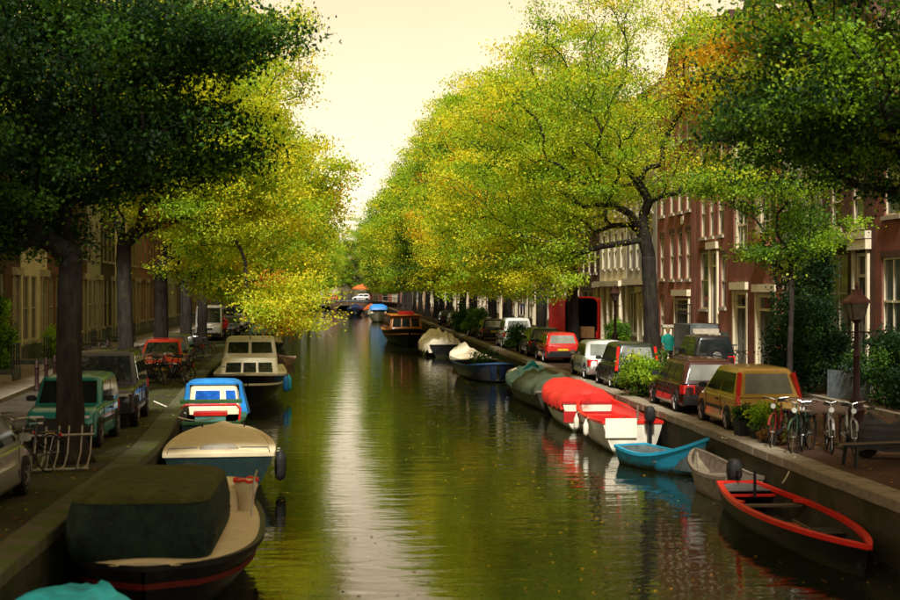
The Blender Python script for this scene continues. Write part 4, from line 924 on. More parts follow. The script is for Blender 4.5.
M_bluewin = mat('blue_window', (.015, .10, .42), .08, var=.4, scale=4, spec=.8)

# ---- boats along the mossy quay
b = Boat('sheeted_boat', 'small boat under a teal sheet moored nose to tail with the hooded launch', (-3.15, 14.6), 0, 5.0, 2.2, .5, M_hblack, open_=False, bowq=.6)
b.cover(.0, .97, lambda t: .30 * (1 - ((t - .5) / .5) ** 4) + .02, T_teal, seed=1, wr=.035)
b = Boat('motor_launch', 'rounded black launch with a big dark green mossy canvas hood', (-2.66, 22.3), 0, 7.6, 2.75, .68, M_hblack, round_stern=True, open_=False, bowp=2.4, tmax=.36, sb=.35, gm=M_hblack, strake=mat('dull_red', (.09, .008, .006), .5), rake=.6)
b.deck(.02, .98, M_cream, camber=.05, dz=.01)
hd = MB().loft([[(x, y, z) for x, y in rr(w_, l_, r_, 0, c_)] for z, w_, l_, r_, c_ in ((.60, .92, 1.72, .42, -1.52), (.85, 1.0, 1.80, .45, -1.52), (1.2, 1.0, 1.79, .45, -1.5), (1.42, .96, 1.73, .45, -1.48), (1.52, .92, 1.68, .42, -1.48), (1.57, .86, 1.60, .40, -1.48))]).build('canvas_hood', T_dark, b.t, True, 70)
MB().loft([[(x, y, z) for x, y in rr(.935 - d_, 1.70 - d_, .42, 0, -1.48)] for z, d_ in ((1.49, -.004), (1.53, .01), (1.585, .07), (1.62, .16), (1.65, .4))]).build('hood_top', M_mosscan, b.t, True, 60)
for sx in (-1, 1): MB().tube([(sx * 1.0, -2.85, 1.0), (sx * 1.005, -1.5, .98), (sx * 1.0, -.2, 1.0)], .02, 6).build('hood_seam', M_bump, b.t)
hd.location.x = -.17
for o_ in b.t.children:
    if o_.name.startswith(('hood_top', 'hood_seam')): o_.location.x = -.17
cp = MB().loft([[(x, y, z) for x, y in rr(.72 - e_, .75 - e_, .25, .2, 1.45)] for z, e_ in ((.7, 0), (1.1, .02), (1.16, .1))]).build('coachroof', M_cream, b.t, True, 40)
MB().lathe([(.12, .7), (.14, 1.0), (.20, 1.18), (.16, 1.26)], (1.0, .9, 0), 14).build('mooring_post', M_cream, b.t, True, 50)
MB().tube([(1.0 + .19 * math.cos(a / 3), .9 + .19 * math.sin(a / 3), 1.24 + .01 * (a % 5)) for a in range(24)], .025, 6).build('red_rope', M_redp, b.t)
MB().tube([(1.12, .4, .7), (1.15, .6, 1.3), (1.15, 1.4, 1.35), (1.1, 1.7, .75)], .015, 6).build('grab_rail', M_chrome, b.t)

b = Boat('sloop', 'cream decked boat with a round grey hatch and dark green hull', (-2.98, 33.6), .07, 6.6, 2.45, .80, M_hgreen, tr=.95, open_=False, bowp=2.0, bowq=.5, sb=.10, gm=M_cream, gw=.12, tmax=.3, rake=.6)
b.deck(.005, .985, M_cream, camber=.10, dz=.0, n=16)
MB().lathe([(.42, .84), (.42, .95), (.36, 1.0), (.1, 1.03)], (0, -2.75, 0), 24).build('hatch', M_greyp, b.t, True, 50)
_, yy, zz = b.pt(0, 1)
MB().tube([(-1.1, yy + .05, zz), (-1.05, yy + .05, zz + .14), (-.45, yy + .05, zz + .15)], .014, 6).tube([(.45, yy + .05, zz + .15), (1.05, yy + .05, zz + .14), (1.1, yy + .05, zz)], .014, 6).build('stern_rail', M_iron, b.t)
for t_ in (.06, .17): b.fender(t_, 1, M_bump, .12, .6, -.02)
b.cleat(.9, M_iron)

b = Boat('cabin_boat', 'small green cabin boat with blue windows and bright blue canopy', (-3.95, 42.0), .06, 7.0, 1.9, .72, M_hgreen, tr=.85, bowq=.6, sb=.25, gm=mat('coaming_green', (.03, .09, .03), .5), im=M_bump, gw=.14)
b.deck(.52, .98, MATS['coaming_green'], camber=.08)
b.house(.1, 1.7, .80, .68, .7, 1.58, M_cream, 'cabin', rf=.3, rb=.15, r=.16, wins=[('b', .12, .62, .28, .80), ('b', .74, .94, .28, .80), ('r', .2, .8, .3, .8), ('l', .2, .8, .3, .8)], gm=M_bluewin, fm=mat('white_gel', (.76, .70, .55), .4, var=.06, dirt=((.55, .49, .35), 2.2, .6)))
MB().loft([[(x, y, z) for x, y in rr(w_, l_, .25, 0, .95)] for z, w_, l_ in ((1.58, .78, .74), (1.63, .77, .74), (1.69, .62, .62), (1.72, .3, .3))]).build('canopy', T_blue, b.t, True, 60)
MB().loft([[(.74 + .06 * z_, .22, 1.6 - z_), (.80 + .22 * z_, .2, 1.6 - z_), (.84 + .26 * z_, .6, 1.62 - z_), (.78 + .1 * z_, 1.3, 1.6 - z_)] for z_ in (0, .3, .6, .9)]).build('canopy_flap', T_blue, b.t, True, 60)
MB().loft([[(-.72, .24, 1.6 - z_), (-.80 - .16 * z_, .22, 1.6 - z_), (-.84 - .16 * z_, .5, 1.6 - z_), (-.75, .7, 1.6 - z_)] for z_ in (0, .3, .6)]).build('canopy_flap', T_blue, b.t, True, 60)
MB().tube([(-.78, -2.6, .6), (-.82, -2.6, 1.1), (-.7, -2.6, 1.2), (.7, -2.6, 1.2), (.82, -2.6, 1.1), (.78, -2.6, .6)], .035, 8).build('hoop', M_redp, b.t, True)
MB().b6(-.86, .86, -2.35, -1.85, 1.22, 1.30).build('hood_board', MATS['coaming_green'], b.t)
lk = MB().b6(-.42, .42, -2.9, -2.4, .55, .92).build('locker', mat('teal_locker', (.10, .28, .24), .5), b.t)
MB().b6(-.46, .46, -2.93, -2.37, .925, 1.02).build('locker_lid', M_redp, lk)
b.thwart(.3, M_plank)

b = Boat('cabin_cruiser', 'white two-tier cabin cruiser with black hull and blue fenders', (-3.98, 58.2), PI + .05, 11.2, 2.95, 1.0, M_hblack, tr=.9, bowp=2.6, bowq=.62, sb=.28, open_=False, gm=mat('white_gel', (0, 0, 0)), rake=.9, strake=MATS['white_gel'], gw=.1)
b.deck(.02, .985, MATS['white_gel'], camber=.08)
b.house(-3.6, 2.7, 1.18, 1.08, 1.05, 1.67, MATS['white_gel'], 'trunk_cabin', rf=.5, r=.2, wins=[('f', .1, .36, .2, .8), ('f', .4, .62, .2, .8), ('f', .66, .90, .2, .8)] + [(s_, .08 + .22 * i, .24 + .22 * i, .25, .75) for s_ in 'rl' for i in range(4)], fm=MATS['white_gel'])
b.house(-3.4, .6, 1.08, .98, 1.71, 2.4, MATS['white_gel'], 'wheelhouse', rf=.28, r=.16, wins=[('f', .07, .47, .2, .85), ('f', .53, .93, .2, .85)] + [(s_, .06 + .3 * i, .32 + .3 * i, .2, .85) for s_ in 'rl' for i in range(3)], fm=MATS['white_gel'])
MB().tube([(0, .3, 2.4), (0, .3, 3.1)], .025, 6).build('mast', M_chrome, b.t)
b.fender(.72, -1, T_blue, .12, .6); b.fender(.6, -1, T_teal, .12, .6)
MB().tube([tuple(Vector(b.pt(t_, 1)) * 1 + Vector((-.08, 0, .32))) for t_ in (.7, .8, .9)], .016, 6).build('pulpit_rail', M_chrome, b.t)

b = Boat('sheeted_boat', 'motor boat under a white peaked sheet moored behind the white cruiser', (-5.0, 72), PI, 8.5, 2.3, .9, M_hwhite, open_=False)
b.cover(.02, .96, lambda t: .75 * (1 - ((t - .45) / .55) ** 2) + .03, T_cream, seed=4, wr=.05, p=1.4)
b = Boat('cabin_boat', 'cabin boat with a light blue canopy roof beyond the white sheeted boat', (-5.5, 95), PI, 8.5, 2.4, .9, M_hblack, open_=False)
b.deck(.02, .98, M_cream); b.house(-3, 2, 1.0, .85, .9, 1.9, MATS['deck_cream'], wins=[('f', .1, .47, .3, .85), ('f', .53, .9, .3, .85)], rf=.3)
MB().loft([[(x, y, z) for x, y in rr(w_, l_, .25, 0, -.5)] for z, w_, l_ in ((1.6, 1.02, 2.4), (1.95, .95, 2.3), (2.2, .6, 1.9))]).build('canopy', T_ltblue, b.t, True, 60)
b = Boat('rowing_boat', 'little pinkish white dinghy lying outside the moored cruisers', (-3.75, 83), PI - .1, 3.4, 1.25, .42, mat('hull_pink', (.55, .36, .30), .5), im=M_plank)
b.thwart(.3, M_plank); b.thwart(.6, M_plank)
b = Boat('sheeted_boat', 'dark launch under a grey sheet moored far along the mossy quay', (-6.1, 112), PI, 8, 2.3, .8, M_hblack, open_=False); b.cover(.03, .95, lambda t: .6, T_grn, seed=5)

# ---- boats along the brick-house quay
b = Boat('rowing_boat', 'long black open boat with a bright red rim and loose gear inside', (7.84, 24.1), PI + .0, 7.2, 1.45, .46, M_hblack, tr=.55, im=mat('black_bilge', (.018, .017, .016), .5, var=.5, scale=6, dirt=((.06, .05, .04), 5, .58)), gm=M_redp, gw=.085, bowp=2.0, bowq=.85, sb=.06, tmax=.42, floor=.04)
b.thwart(.13, M_redp, w=.1, dz=-.05); b.thwart(.30, M_plank, w=.16, dz=-.04); b.thwart(.62, M_bump, w=.3)
b.deck(.012, .12, mat('grey_sheet', (.10, .10, .10), .5, var=.3), 'stern_sheet', .03, -.03)
for sx in (-1, 1): MB().loft([[(sx * .64, -1.72, zk), (sx * .46, -1.45, zk), (sx * .66, -1.2, zk)] for zk in (.43, .468)]).build('knee', M_redp, b.t)
rg = random.Random(4)
MB().tube([(.25 * math.cos(k * .9) * (1 - k / 60), -.2 + .35 * math.sin(k * .9) * (1 - k / 60), .10 + .004 * k) for k in range(28)], .025, 5).build('rope_coil', mat('orange_rope', (.45, .10, .03), .8), b.t)
MB().b6(-.5, -.1, .6, 1.2, .06, .3).build('box', M_iron, b.t); MB().bar((.3, -1.2, .2), (.1, 1.0, .25), .1, .03).bar((-.3, -1.0, .15), (-.2, .6, .2), .08, .03).build('oars', M_plank, b.t)
MB().tube([(.05, -2.2, .4), (.05, -2.2, .95)], .03, 6).build('post', M_bump, b.t)
b.outboard(.0)
b = Boat('rowing_boat', 'small weathered grey dinghy with pale stern behind the red rimmed boat', (7.98, 29.6), .08, 3.1, 1.05, .5, mat('hull_drab', (.26, .22, .15), .6, var=.3, scale=4), im=M_plank, gm=M_plank, tr=.75)
b.thwart(.35, M_plank); b.thwart(.65, M_plank)
b = Boat('rowing_boat', 'small sky blue dinghy with upturned pointed bow', (7.78, 33.6), PI + .34, 3.5, 1.25, .40, M_hblue, tr=.72, sb=.55, im=mat('dinghy_inside', (.10, .13, .13), .6, var=.3), bowp=1.7, bowq=.9, rake=.9, gw=.05)
b.thwart(.25, M_plank); b.thwart(.55, M_plank)
b = Boat('open_sloop', 'white open sloop with bright red inside and an outboard on its stern', (7.72, 40.6), -.02, 7.0, 1.85, .80, M_hwhite, tr=.88, bowp=2.2, bowq=.62, sb=.25, im=M_redp, gm=M_redp, gw=.07, floor=.2)
b.thwart(.2, mat('white_gel', (0, 0, 0)), w=.4); b.thwart(.5, M_hnavy, w=.6, dz=-.2); b.thwart(.7, M_redp)
_, yy, zz = b.pt(0, 1); MB().b6(-.75, .1, yy - .06, yy - .026, zz - .42, zz + .1).build('transom_board', MATS['white_gel'], b.t); b.outboard(.42)
MB().tube([(.15, yy + .1, zz), (.15, yy + .1, zz + .45)], .03, 6).build('post', M_plank, b.t)
MB().b6(-.3, .25, -1.4, -.9, .2, .5).build('engine_box', M_bump, b.t)
for t_ in (.25, .5): b.fender(t_, -1, M_hwhite, .08, .4)
b = Boat('sheeted_boat', 'white and red launch wholly covered by a bright red tarpaulin', (7.62, 47.0), -.02, 7.6, 1.85, .85, M_hwhite, tr=.92, bowq=.6, open_=False, strake=M_hred, gm=M_hred)
b.cover(.01, .97, lambda t: .42 * min(1, (t - .0) / .08 + .35) * (1 - max(0, (t - .45) / .55) ** 2) + .02, T_red, seed=7, wr=.022, skirt=.2, p=2.6)
_, yy, zz = b.pt(0, 1); x0 = b.pt(0, 1)[0]; MB().b6(-x0 * .96, x0 * .96, yy - .035, yy - .004, zz - .62, zz - .28).build('transom_stripe', M_hred, b.t)
b = Boat('sheeted_boat', 'dark wooden launch under olive and blue rumpled tarpaulins', (7.55, 55.6), .03, 11.0, 2.0, .70, mat('hull_tarred', (.03, .027, .02), .5, var=.4, dirt=((.09, .075, .05), 2, .55)), tr=.9, open_=False, gm=M_plank, bowq=.65)
b.deck(.6, .985, M_cream, camber=.05)
b.cover(.01, .46, lambda t: .48 * min(1, t / .06 + .3) + .02, T_grn, seed=9, wr=.05, p=3.)
b.cover(.465, .80, lambda t: .42 + .25 * math.sin(22 * t), T_ltblue, name='blue_cover', seed=11, wr=.09, p=1.6, out=.03)
MB().loft([[(-.4 + .3 * k, 1.0 + .2 * k, 1.2), (.1 + .2 * k, 1.3, 1.55 - .2 * k), (.5, 1.9, 1.2), (.1, 2.2, 1.05)] for k in (0, .5, 1)]).build('tarp_fold', T_teal, b.t, True)
b = Boat('barge', 'broad navy blue open work boat with plants heaped on its deck', (6.9, 69.6), PI + .08, 7.0, 2.5, .72, M_hnavy, tr=.95, bowp=3.2, bowq=.5, sb=.25, im=M_bump, gm=mat('rim_navy', (.03, .07, .16), .4), gw=.1)
b.thwart(.3, M_plank); b.thwart(.6, MATS['rim_navy'])
pl_ = shrub('potted_plants', 'clump of bushy plants growing on the navy work boat', (7.1, 71.3, WZ + .45), .8, .7, .9, 1800, .09, dict(green=3, dark=2), 20, cat='plant')
b = Boat('sheeted_boat', 'red hulled boat under a peaked cream tarpaulin', (7.05, 80.0), .06, 10.0, 2.1, .62, M_hred, open_=False)
b.cover(.03, .97, lambda t: .62 * (1 - abs((t - .62) / .62) ** 1.8) * (.85 + .15 * math.cos(18 * t)) + .05, T_cream, seed=13, wr=.03, ridge=1, skirt=.18)
b = Boat('sheeted_boat', 'boat under a lumpy off-white sheet beside the red hulled cream sheeted boat', (6.35, 98), .05, 9.5, 2.6, .75, M_hblack, open_=False)
b.cover(.02, .97, lambda t: (.62 + .16 * math.sin(11 * t)) * min(1, .35 + 4 * t), T_cream, seed=17, wr=.09, p=2.4, skirt=.4)
MB().loft([[(x, -4.8 + .0 * k, z) for x, z in ((-.2, .2), (.1, .2), (.1, 1.1), (-.2, 1.0))] for k in (0, 1)]).build('tarp_strap', mat('yellow_strap', (.45, .30, .05), .6), b.t) if False else None
b = Boat('saloon_boat', 'long varnished brown saloon boat with glazed cabin and orange rail', (4.7, 119), PI + .03, 17, 3.3, 1.15, M_hblack, tr=.8, bowp=3, bowq=.5, sb=.35, open_=False, gm=mat('orange_varnish', (.48, .17, .03), .3), gw=.16, strake=MATS['orange_varnish'])
b.deck(.02, .985, M_wood, camber=.1)
b.house(-6.0, 4.6, 1.35, 1.2, 1.2, 2.35, M_wood, 'saloon', rf=.5, r=.2, wins=[('f', .07, .33, .25, .85), ('f', .37, .63, .25, .85), ('f', .67, .93, .25, .85)] + [(s_, .04 + .16 * i, .17 + .16 * i, .25, .85) for s_ in 'rl' for i in range(6)], fm=MATS['orange_varnish'])
MB().b6(-1.3, 1.3, -6.1, 4.4, 2.40, 2.47).build('roof_rail', MATS['orange_varnish'], b.t)
MB().b6(-.7, .5, 1.0, 3.6, 2.475, 2.75).build('roof_box', M_hred, b.t)
b = Boat('cabin_boat', 'distant white cabin boat with bright blue canopy near the far bridge', (4.6, 206), PI, 10, 3.0, 1.1, M_hwhite, open_=False)
b.deck(.02, .98, M_cream); b.house(-3.5, 2.6, 1.2, 1.05, 1.1, 1.9, M_hwhite, wins=[('f', .1, .9, .3, .8)], rf=.4)
MB().loft([[(x, y, z) for x, y in rr(w_, l_, .3, 0, -.5)] for z, w_, l_ in ((1.75, 1.3, 3.1), (2.3, 1.2, 2.9), (2.55, .7, 2.3))]).build('canopy', T_blue, b.t, True, 60)
b = Boat('cabin_boat', 'distant dark blue boat moored below the far bridge', (1.6, 262), PI, 10, 3.2, 1.2, M_hnavy, open_=False); b.cover(.05, .95, lambda t: .7, mat('tarp_navy', (.02, .03, .08), .6), seed=3)
b = Boat('cabin_boat', 'distant launch with an orange cover below the far bridge', (4.4, 258), PI, 9, 2.8, 1.1, M_hwhite, open_=False); b.cover(.05, .95, lambda t: .9, tarp('orange', (.5, .12, .03)), seed=8)
for y, x in ((140, 6.6), (152, 6.8), (168, 6.5), (182, 6.7)):
    b = Boat('sheeted_boat', 'dark sheeted boat in the distant row along the brick house quay', (x, y), PI, 8, 2.4, .8, M_hblack, open_=False); b.cover(.03, .95, lambda t: .5, T_grn, seed=int(y)); b.t['group'] = 'distant sheeted boats'
# mooring lines
def line(label, p, q, sag=.25, m=M_rope, r=.018):
    pts = [Vector(p).lerp(Vector(q), k / 12) - Vector((0, 0, sag * 4 * (k / 12) * (1 - k / 12))) for k in range(13)]
    tag(MB().tube(pts, r, 6).build('mooring_rope', m), label, 'rope')
line('white mooring rope stretched over the mossy quay to the blue canopied boat', (-5.6, 41.2, .12), (-4.5, 39.6, -.1), .02, mat('white_rope', (.6, .55, .45), .8), .022)
line('mooring rope from the cream decked boat to the mossy quay', (-3.4, 36.4, .05), (-4.6, 37.4, .05), .1)
line('mooring rope from the sky blue dinghy bow to the brick quay', (8.35, 30.7, .05), (8.8, 31.4, .06), .06)
line('mooring rope from the red rimmed boat to the brick quay', (8.3, 26.2, -.35), (8.8, 27.0, .06), .06)
line('mooring rope from the red tarpaulin launch to the brick quay', (7.6, 50.5, .0), (8.8, 51.2, .06), .1)
# ------------------------------------------------------------------ bicycles, street furniture, people, far bridge
def make_bike(label, loc, rz, fm, group, basket=False):
    t = thing('bicycle', label, 'bicycle', loc, rz, group)
    for y, nm in ((-.53, 'wheel'), (.55, 'wheel')):
        b = MB(); R_ = .34; n = 22
        b.loft([[(.016 * math.cos(a), y + (R_ + .016 * math.sin(a)) * math.cos(2 * PI * k / n), R_ + .016 + (R_ + .016 * math.sin(a)) * math.sin(2 * PI * k / n)) for a in (0, PI / 2, PI, 1.5 * PI)] for k in range(n)] , False, False)
        k0 = len(b.v); b.f += [(k0 - 4 + j, k0 - 4 + (j + 1) % 4, (j + 1) % 4, j) for j in range(4)]
        w_ = b.build('wheel', M_tyre, t)
        s_ = MB()
        for k in range(10):
            a = PI * 2 * k / 10; s_.tube([(0, y, .356), (0, y + .335 * math.cos(a), .356 + .335 * math.sin(a))], .004, 3, False)
        s_.lathe([(.02, -.04), (.02, .04)], (0, y, .356), 8, 'X').build('spokes', M_chrome, w_)
        MB().loft([[(x, y + .385 * math.cos(a), .356 + .385 * math.sin(a)) for x in (-.022, .022)] for a in [(.15 + .75 * k / 6) * PI for k in range(7)]], False, False, closed=False).build('mudguard', fm, t)
    b = MB(); hd, st, bb = (0, .38, .92), (0, -.18, .80), (0, -.08, .30)
    b.tube([(0, .40, .80), bb], .018, 6).tube([(0, .38, .90), (0, .1, .62), (0, -.12, .45)], .016, 6).tube([bb, (0, -.22, .92)], .018, 6)
    for sx in (-.05, .05):
        b.tube([(sx, -.53, .356), (sx * .5, *bb[1:])], .011, 5).tube([(sx, -.53, .356), (sx * .4, -.17, .74)], .010, 5).tube([(sx, .55, .356), (sx, .46, .68), (0, .40, .78)], .012, 5)
    b.tube([(0, .40, .74), (0, .36, 1.02)], .017, 6).build('frame', fm, t, True)
    MB().tube([(-.28, .12, 1.02), (-.27, .28, 1.08), (-.1, .36, 1.06), (0, .36, 1.03), (.1, .36, 1.06), (.27, .28, 1.08), (.28, .12, 1.02)], .013, 6).build('handlebar', M_chrome, t)
    MB().loft([[(x * w2, y, .95 + z) for x, z in ((-1, 0), (1, 0), (.7, .06), (-.7, .06))] for y, w2 in ((-.36, .09), (-.22, .1), (-.08, .03), (0.0, .02))]).build('saddle', M_bump, t)
    MB().b6(-.07, .07, -.78, -.32, .73, .75).tube([(.06, -.7, .73), (.05, -.53, .36)], .008, 4).tube([(-.06, -.7, .73), (-.05, -.53, .36)], .008, 4).build('carrier', M_iron, t)
    MB().lathe([(.02, -.03), (.1, -.02), (.1, .02), (.02, .03)], bb, 14, 'X').tube([(.04, *bb[1:]), (.07, bb[1] + .1, bb[2] - .12), (.16, bb[1] + .1, bb[2] - .12)], .012, 5).tube([(-.04, *bb[1:]), (-.07, bb[1] - .1, bb[2] + .12), (-.16, bb[1] - .1, bb[2] + .12)], .012, 5).build('crank', M_iron, t)
    MB().lathe([(.01, 0), (.05, .03), (.055, .06)], (0, .44, .9), 10, 'Y').build('lamp', M_lens, t)
    MB().b6(-.03, .03, -.82, -.79, .64, .70).build('reflector', M_red, t)
    if basket:
        k = MB()
        for zz in (.86, .98, 1.1): k.tube([(x, y + .62, zz) for x, y in rr(.18 + .03 * (zz - .86) / .24, .14, .04, k=2)] + [(.18, .72, zz)], .008, 4)
        for a, c in ((-.17, .5), (.17, .5), (-.17, .74), (.17, .74), (0, .5), (0, .74)): k.tube([(a, c, .86), (a * 1.1, c, 1.1)], .007, 4)
        k.b6(-.16, .16, .50, .74, .855, .862).build('basket', M_plank, t)
    return t
F_blk = paint('bike_black', (.015, .015, .016)); F_grn = paint('bike_green', (.02, .06, .035)); F_sil = mat('bike_silver', (.3, .3, .29), .35, .7); F_red = paint('bike_red', (.16, .015, .012)); F_whi = paint('bike_white', (.22, .21, .18))
bk = make_bike('black bicycle with front basket standing before the lantern on the brick quay', (9.55, 28.7, 0), 2.75, F_blk, None, True)
make_bike('silver bicycle in the cluster before the lantern on the brick quay', (9.95, 28.3, 0), 2.9, F_sil, None)
make_bike('red framed bicycle in the cluster before the lantern on the brick quay', (9.2, 29.3, 0), 2.6, F_red, None)
make_bike('white bicycle with pale mudguards beside the lantern on the brick quay', (10.25, 28.0, 0), 3.0, F_whi, None)
make_bike('dark green bicycle in the cluster beside the planter box', (9.35, 28.2, 0), 2.5, F_grn, None)
g1 = 'bicycles heaped before the red hatchback'
for i, (x, y, a) in enumerate(((-6.2, 50.6, 1.2), (-6.5, 51.3, 1.45), (-6.9, 50.4, 1.0), (-7.2, 51.5, 1.6), (-6.35, 51.9, 1.3))):
    dup(bk, (x, y, 0), a, 'black bicycle heaped with others before the red hatchback', group=g1)
g2 = 'bicycles heaped beyond the estate car'
for i in range(7):
    dup(bk, (-7.5 - .25 * (i % 3), 67.5 + .75 * i, 0), 1.0 + .25 * (i % 4), 'black bicycle in the heap beyond the grey-green estate car', group=g2)
dup(bk, (-8.1, 98.3, 0), .3, 'black bicycle beside the person in the red coat')
dup(bk, (-5.7, 25.6, 0), 2.6, 'black bicycle leaning at the empty bicycle rack beside the silver car')
dup(bk, (-6.5, 26.2, 0), 2.2, 'black bicycle with basket in the rack next to the elm trunk')
dup(bk, (10.6, 59.2, 0), 1.2, 'black bicycle against the elm trunk before the pale old saloon'); 
for i in range(3): dup(bk, (15.9, 57.5 + 1.1 * i, .1), 1.4, 'black bicycle leaning on the wall beside the dark doorway', group='bicycles by the dark doorway')
# bicycle rack of bent steel hoops round the elm
t = thing('bicycle_rack', 'pale steel hoop bicycle rack round the foot of the dark green elm', 'bicycle rack', (-5.9, 25.9, 0))
M_galv = mat('galvanised_steel', (.32, .30, .26), .45, .6, var=.25, scale=10)
MB().tube([(-1.1, -.3, .05), (1.15, .3, .05)], .025, 6).tube([(-1.1, .3, .62), (1.15, .9, .62)], .025, 6).build('rail', M_galv, t)
for k in range(6):
    x, y = -1.0 + .4 * k, -.27 + .11 * k
    pts = [(x - .09, y + .7, .78), (x - .09, y + .55, .3), (x - .09, y + .2, .08), (x - .05, y - .15, .06), (x, y - .28, .12), (x + .05, y - .15, .06), (x + .09, y + .2, .08), (x + .09, y + .55, .3), (x + .09, y + .7, .78)]
    MB().tube(pts, .016, 6).build('hoop', M_galv, t, True)

def lantern(label, loc):
    t = thing('street_lamp', label, 'street lamp', loc); M_post = mat('lamp_oxblood', (.026, .010, .009), .5, var=.3, scale=8)
    MB().lathe([(.20, 0), (.21, .12), (.17, .16), (.165, .75), (.19, .80), (.14, .88), (.15, 1.0), (.075, 1.1), (.065, 1.9), (.085, 1.95), (.06, 2.0), (.05, 2.62), (.08, 2.68)], n=16).build('post', M_post, t, True, 45)
    MB().tube([(-.3, 0, 2.45), (.3, 0, 2.45)], .018, 6).build('ladder_bar', M_post, t)
    hd = MB().loft([[(x * s_, y * s_, z) for x, y in rr(.1, .1, .03, k=1)] for z, s_ in ((2.68, .9), (2.72, 1.1))]).build('lantern_head', M_post, t)
    MB().loft([[(x * s_, y * s_, z) for x, y in rr(.1, .1, .01, k=1)] for z, s_ in ((2.722, 1.05), (3.06, 1.9))]).build('glass', mat('lamp_glass', (.14, .12, .10), .1, var=.3), hd)
    MB().loft([[(x * s_, y * s_, z) for x, y in rr(.1, .1, .02, k=1)] for z, s_ in ((3.062, 2.5), (3.1, 2.5), (3.25, 1.1), (3.3, .9), (3.36, .9))]).lathe([(.03, 3.36), (.05, 3.42), (.01, 3.5)], n=8).build('cap', mat('copper_pink', (.16, .07, .065), .6, var=.3), hd)
    b = MB()
    for sx in (-1, 1):
        for sy in (-1, 1): b.tube([(sx * .11, sy * .11, 2.72), (sx * .19, sy * .19, 3.06)], .01, 4)
    b.build('glazing_bar', M_post, hd); return t
la = lantern('oxblood iron street lantern with pink cap beside the bicycle cluster', (10.75, 28.9, 0))
dup(la, (fl(40) + 3.0, 36.5, 0), 0, 'oxblood iron street lantern on the mossy quay before the dark houses')
dup(la, (14.1, 73, 0), 0, 'oxblood iron street lantern before the carriage door', 1.05)
def bench_covered():
    t = thing('bench', 'low dark plank bench on the brick quay beside the lantern', 'bench', (10.15, 25.9, 0), .25)
    for k in range(3): MB().b6(-.95, .95, -.24 + .17 * k, -.09 + .17 * k, .40, .44).build('slat', M_bump if k != 1 else M_plank, t)
    for x in (-.7, .7):
        for y in (-.18, .18): MB().bar((x, y, .4), (x * 1.06, y * 1.15, 0), .05, .05).build('leg', M_iron, t)
    s_ = thing('moped', 'moped under a grey striped cover behind the plank bench', 'moped', (10.85, 26.9, 0), 1.2)
    b = MB(); rg = []
    for k in range(9):
        y = -.75 + 1.5 * k / 8; h = [.45, .72, .80, .82, .78, .70, .82, .95, .6][k]; w2 = [.15, .24, .28, .28, .27, .24, .26, .24, .12][k]
        rg.append([(w2 * x, y, z * h) for x, z in ((-1.1, .22), (-1, .6), (-.6, .95), (0, 1), (.6, .95), (1, .6), (1.1, .22))])
    b.loft(rg, True, True, closed=False).build('cover', mat('striped_cover', (.03, .03, .028), .6, var=.5, scale=3, stretch=(.3, .3, 6)), s_, True, 60)
    for y in (-.55, .6): MB().lathe([(.12, -.05), (.21, -.05), (.23, 0), (.21, .05), (.12, .05)], (0, y, .23), 16, 'X').build('wheel', M_tyre, s_, True)
    MB().tube([(-.33, .45, 1.02), (-.1, .58, .98), (.1, .58, .98), (.33, .45, 1.02)], .02, 6).build('handlebar', M_iron, s_)
    MB().lathe([(.02, -.02), (.06, 0), (.02, .02)], (.3, .55, 1.13), 10, 'Y').lathe([(.02, -.02), (.06, 0), (.02, .02)], (-.3, .55, 1.13), 10, 'Y').build('mirror', M_iron, s_)
bench_covered()
def planter(label, loc, w_, d_, h_, mix, seed, wild):
    t = thing('planter', label, 'planter', loc, .1)
    MB().loft([[(x * s_, y * s_, z) for x, y in rr(w_ / 2, d_ / 2, .02, k=1)] for z, s_ in ((0, .85), (h_, 1.), (h_ + .001, .9), (h_ - .06, .88))]).build('tub', M_bump, t)
    rng = np.random.default_rng(seed); K = 40; c = rng.uniform([-w_ * .5, -d_ * .5, h_], [w_ * .5, d_ * .5, h_ + wild], (K, 3)); cl = rng.integers(0, K, 1500)
    put('plants', leaf_mesh('planter_plants', c[cl] + rng.normal(size=(1500, 3)) * .07, .075, pal_cols(rng, 1500, mix, K, cl), rng), LEAF, t)
    b = MB()
    for q in c[:14]: b.tube([(q[0] * .6, q[1] * .6, h_ - .05), tuple(q)], [.008, .004], 4)
    b.build('stem', M_bark, t)
planter('black planter box with straggling green plants behind the gold hatchback', (9.3, 30.4, 0), .75, .5, .34, dict(green=3, lime=3, yg=1.5), 2, .45)
planter('small black tub of plants beside the rear wheel of the gold hatchback', (9.0, 31.2, 0), .42, .42, .4, dict(green=3, dark=2), 3, .25)
planter('shallow black tray lying on the coping beside the planter box', (9.2, 29.6, .045), .55, .35, .12, dict(brown=3, green=1), 4, .05)
for i, y in enumerate((47.5, 49.5, 51.5, 53.5, 55.5, 58, 61, 64, 67)):
    if i == 0:
        bo = thing('bollard', 'oxblood iron bollard on the kerb of the mossy quay', 'bollard', (fl(y) + 2.75, y, 0), 0, 'bollards along the kerb')
        MB().lathe([(.11, 0), (.11, .08), (.075, .12), (.065, .75), (.09, .79), (.07, .84), (.06, .98), (.02, 1.03)], n=12).build('shaft', mat('lamp_oxblood', (0, 0, 0)), bo, True, 45)
        MB().lathe([(.067, .6), (.075, .61), (.075, .68), (.067, .69)], n=12).build('band', MATS['lamp_oxblood'], bo)
    else: dup(bo, (fl(y) + 2.75, y, 0))
t = thing('bin', 'small teal plastic bin beside the blue stone stoop', 'bin', (15.0, 60.2, .1))
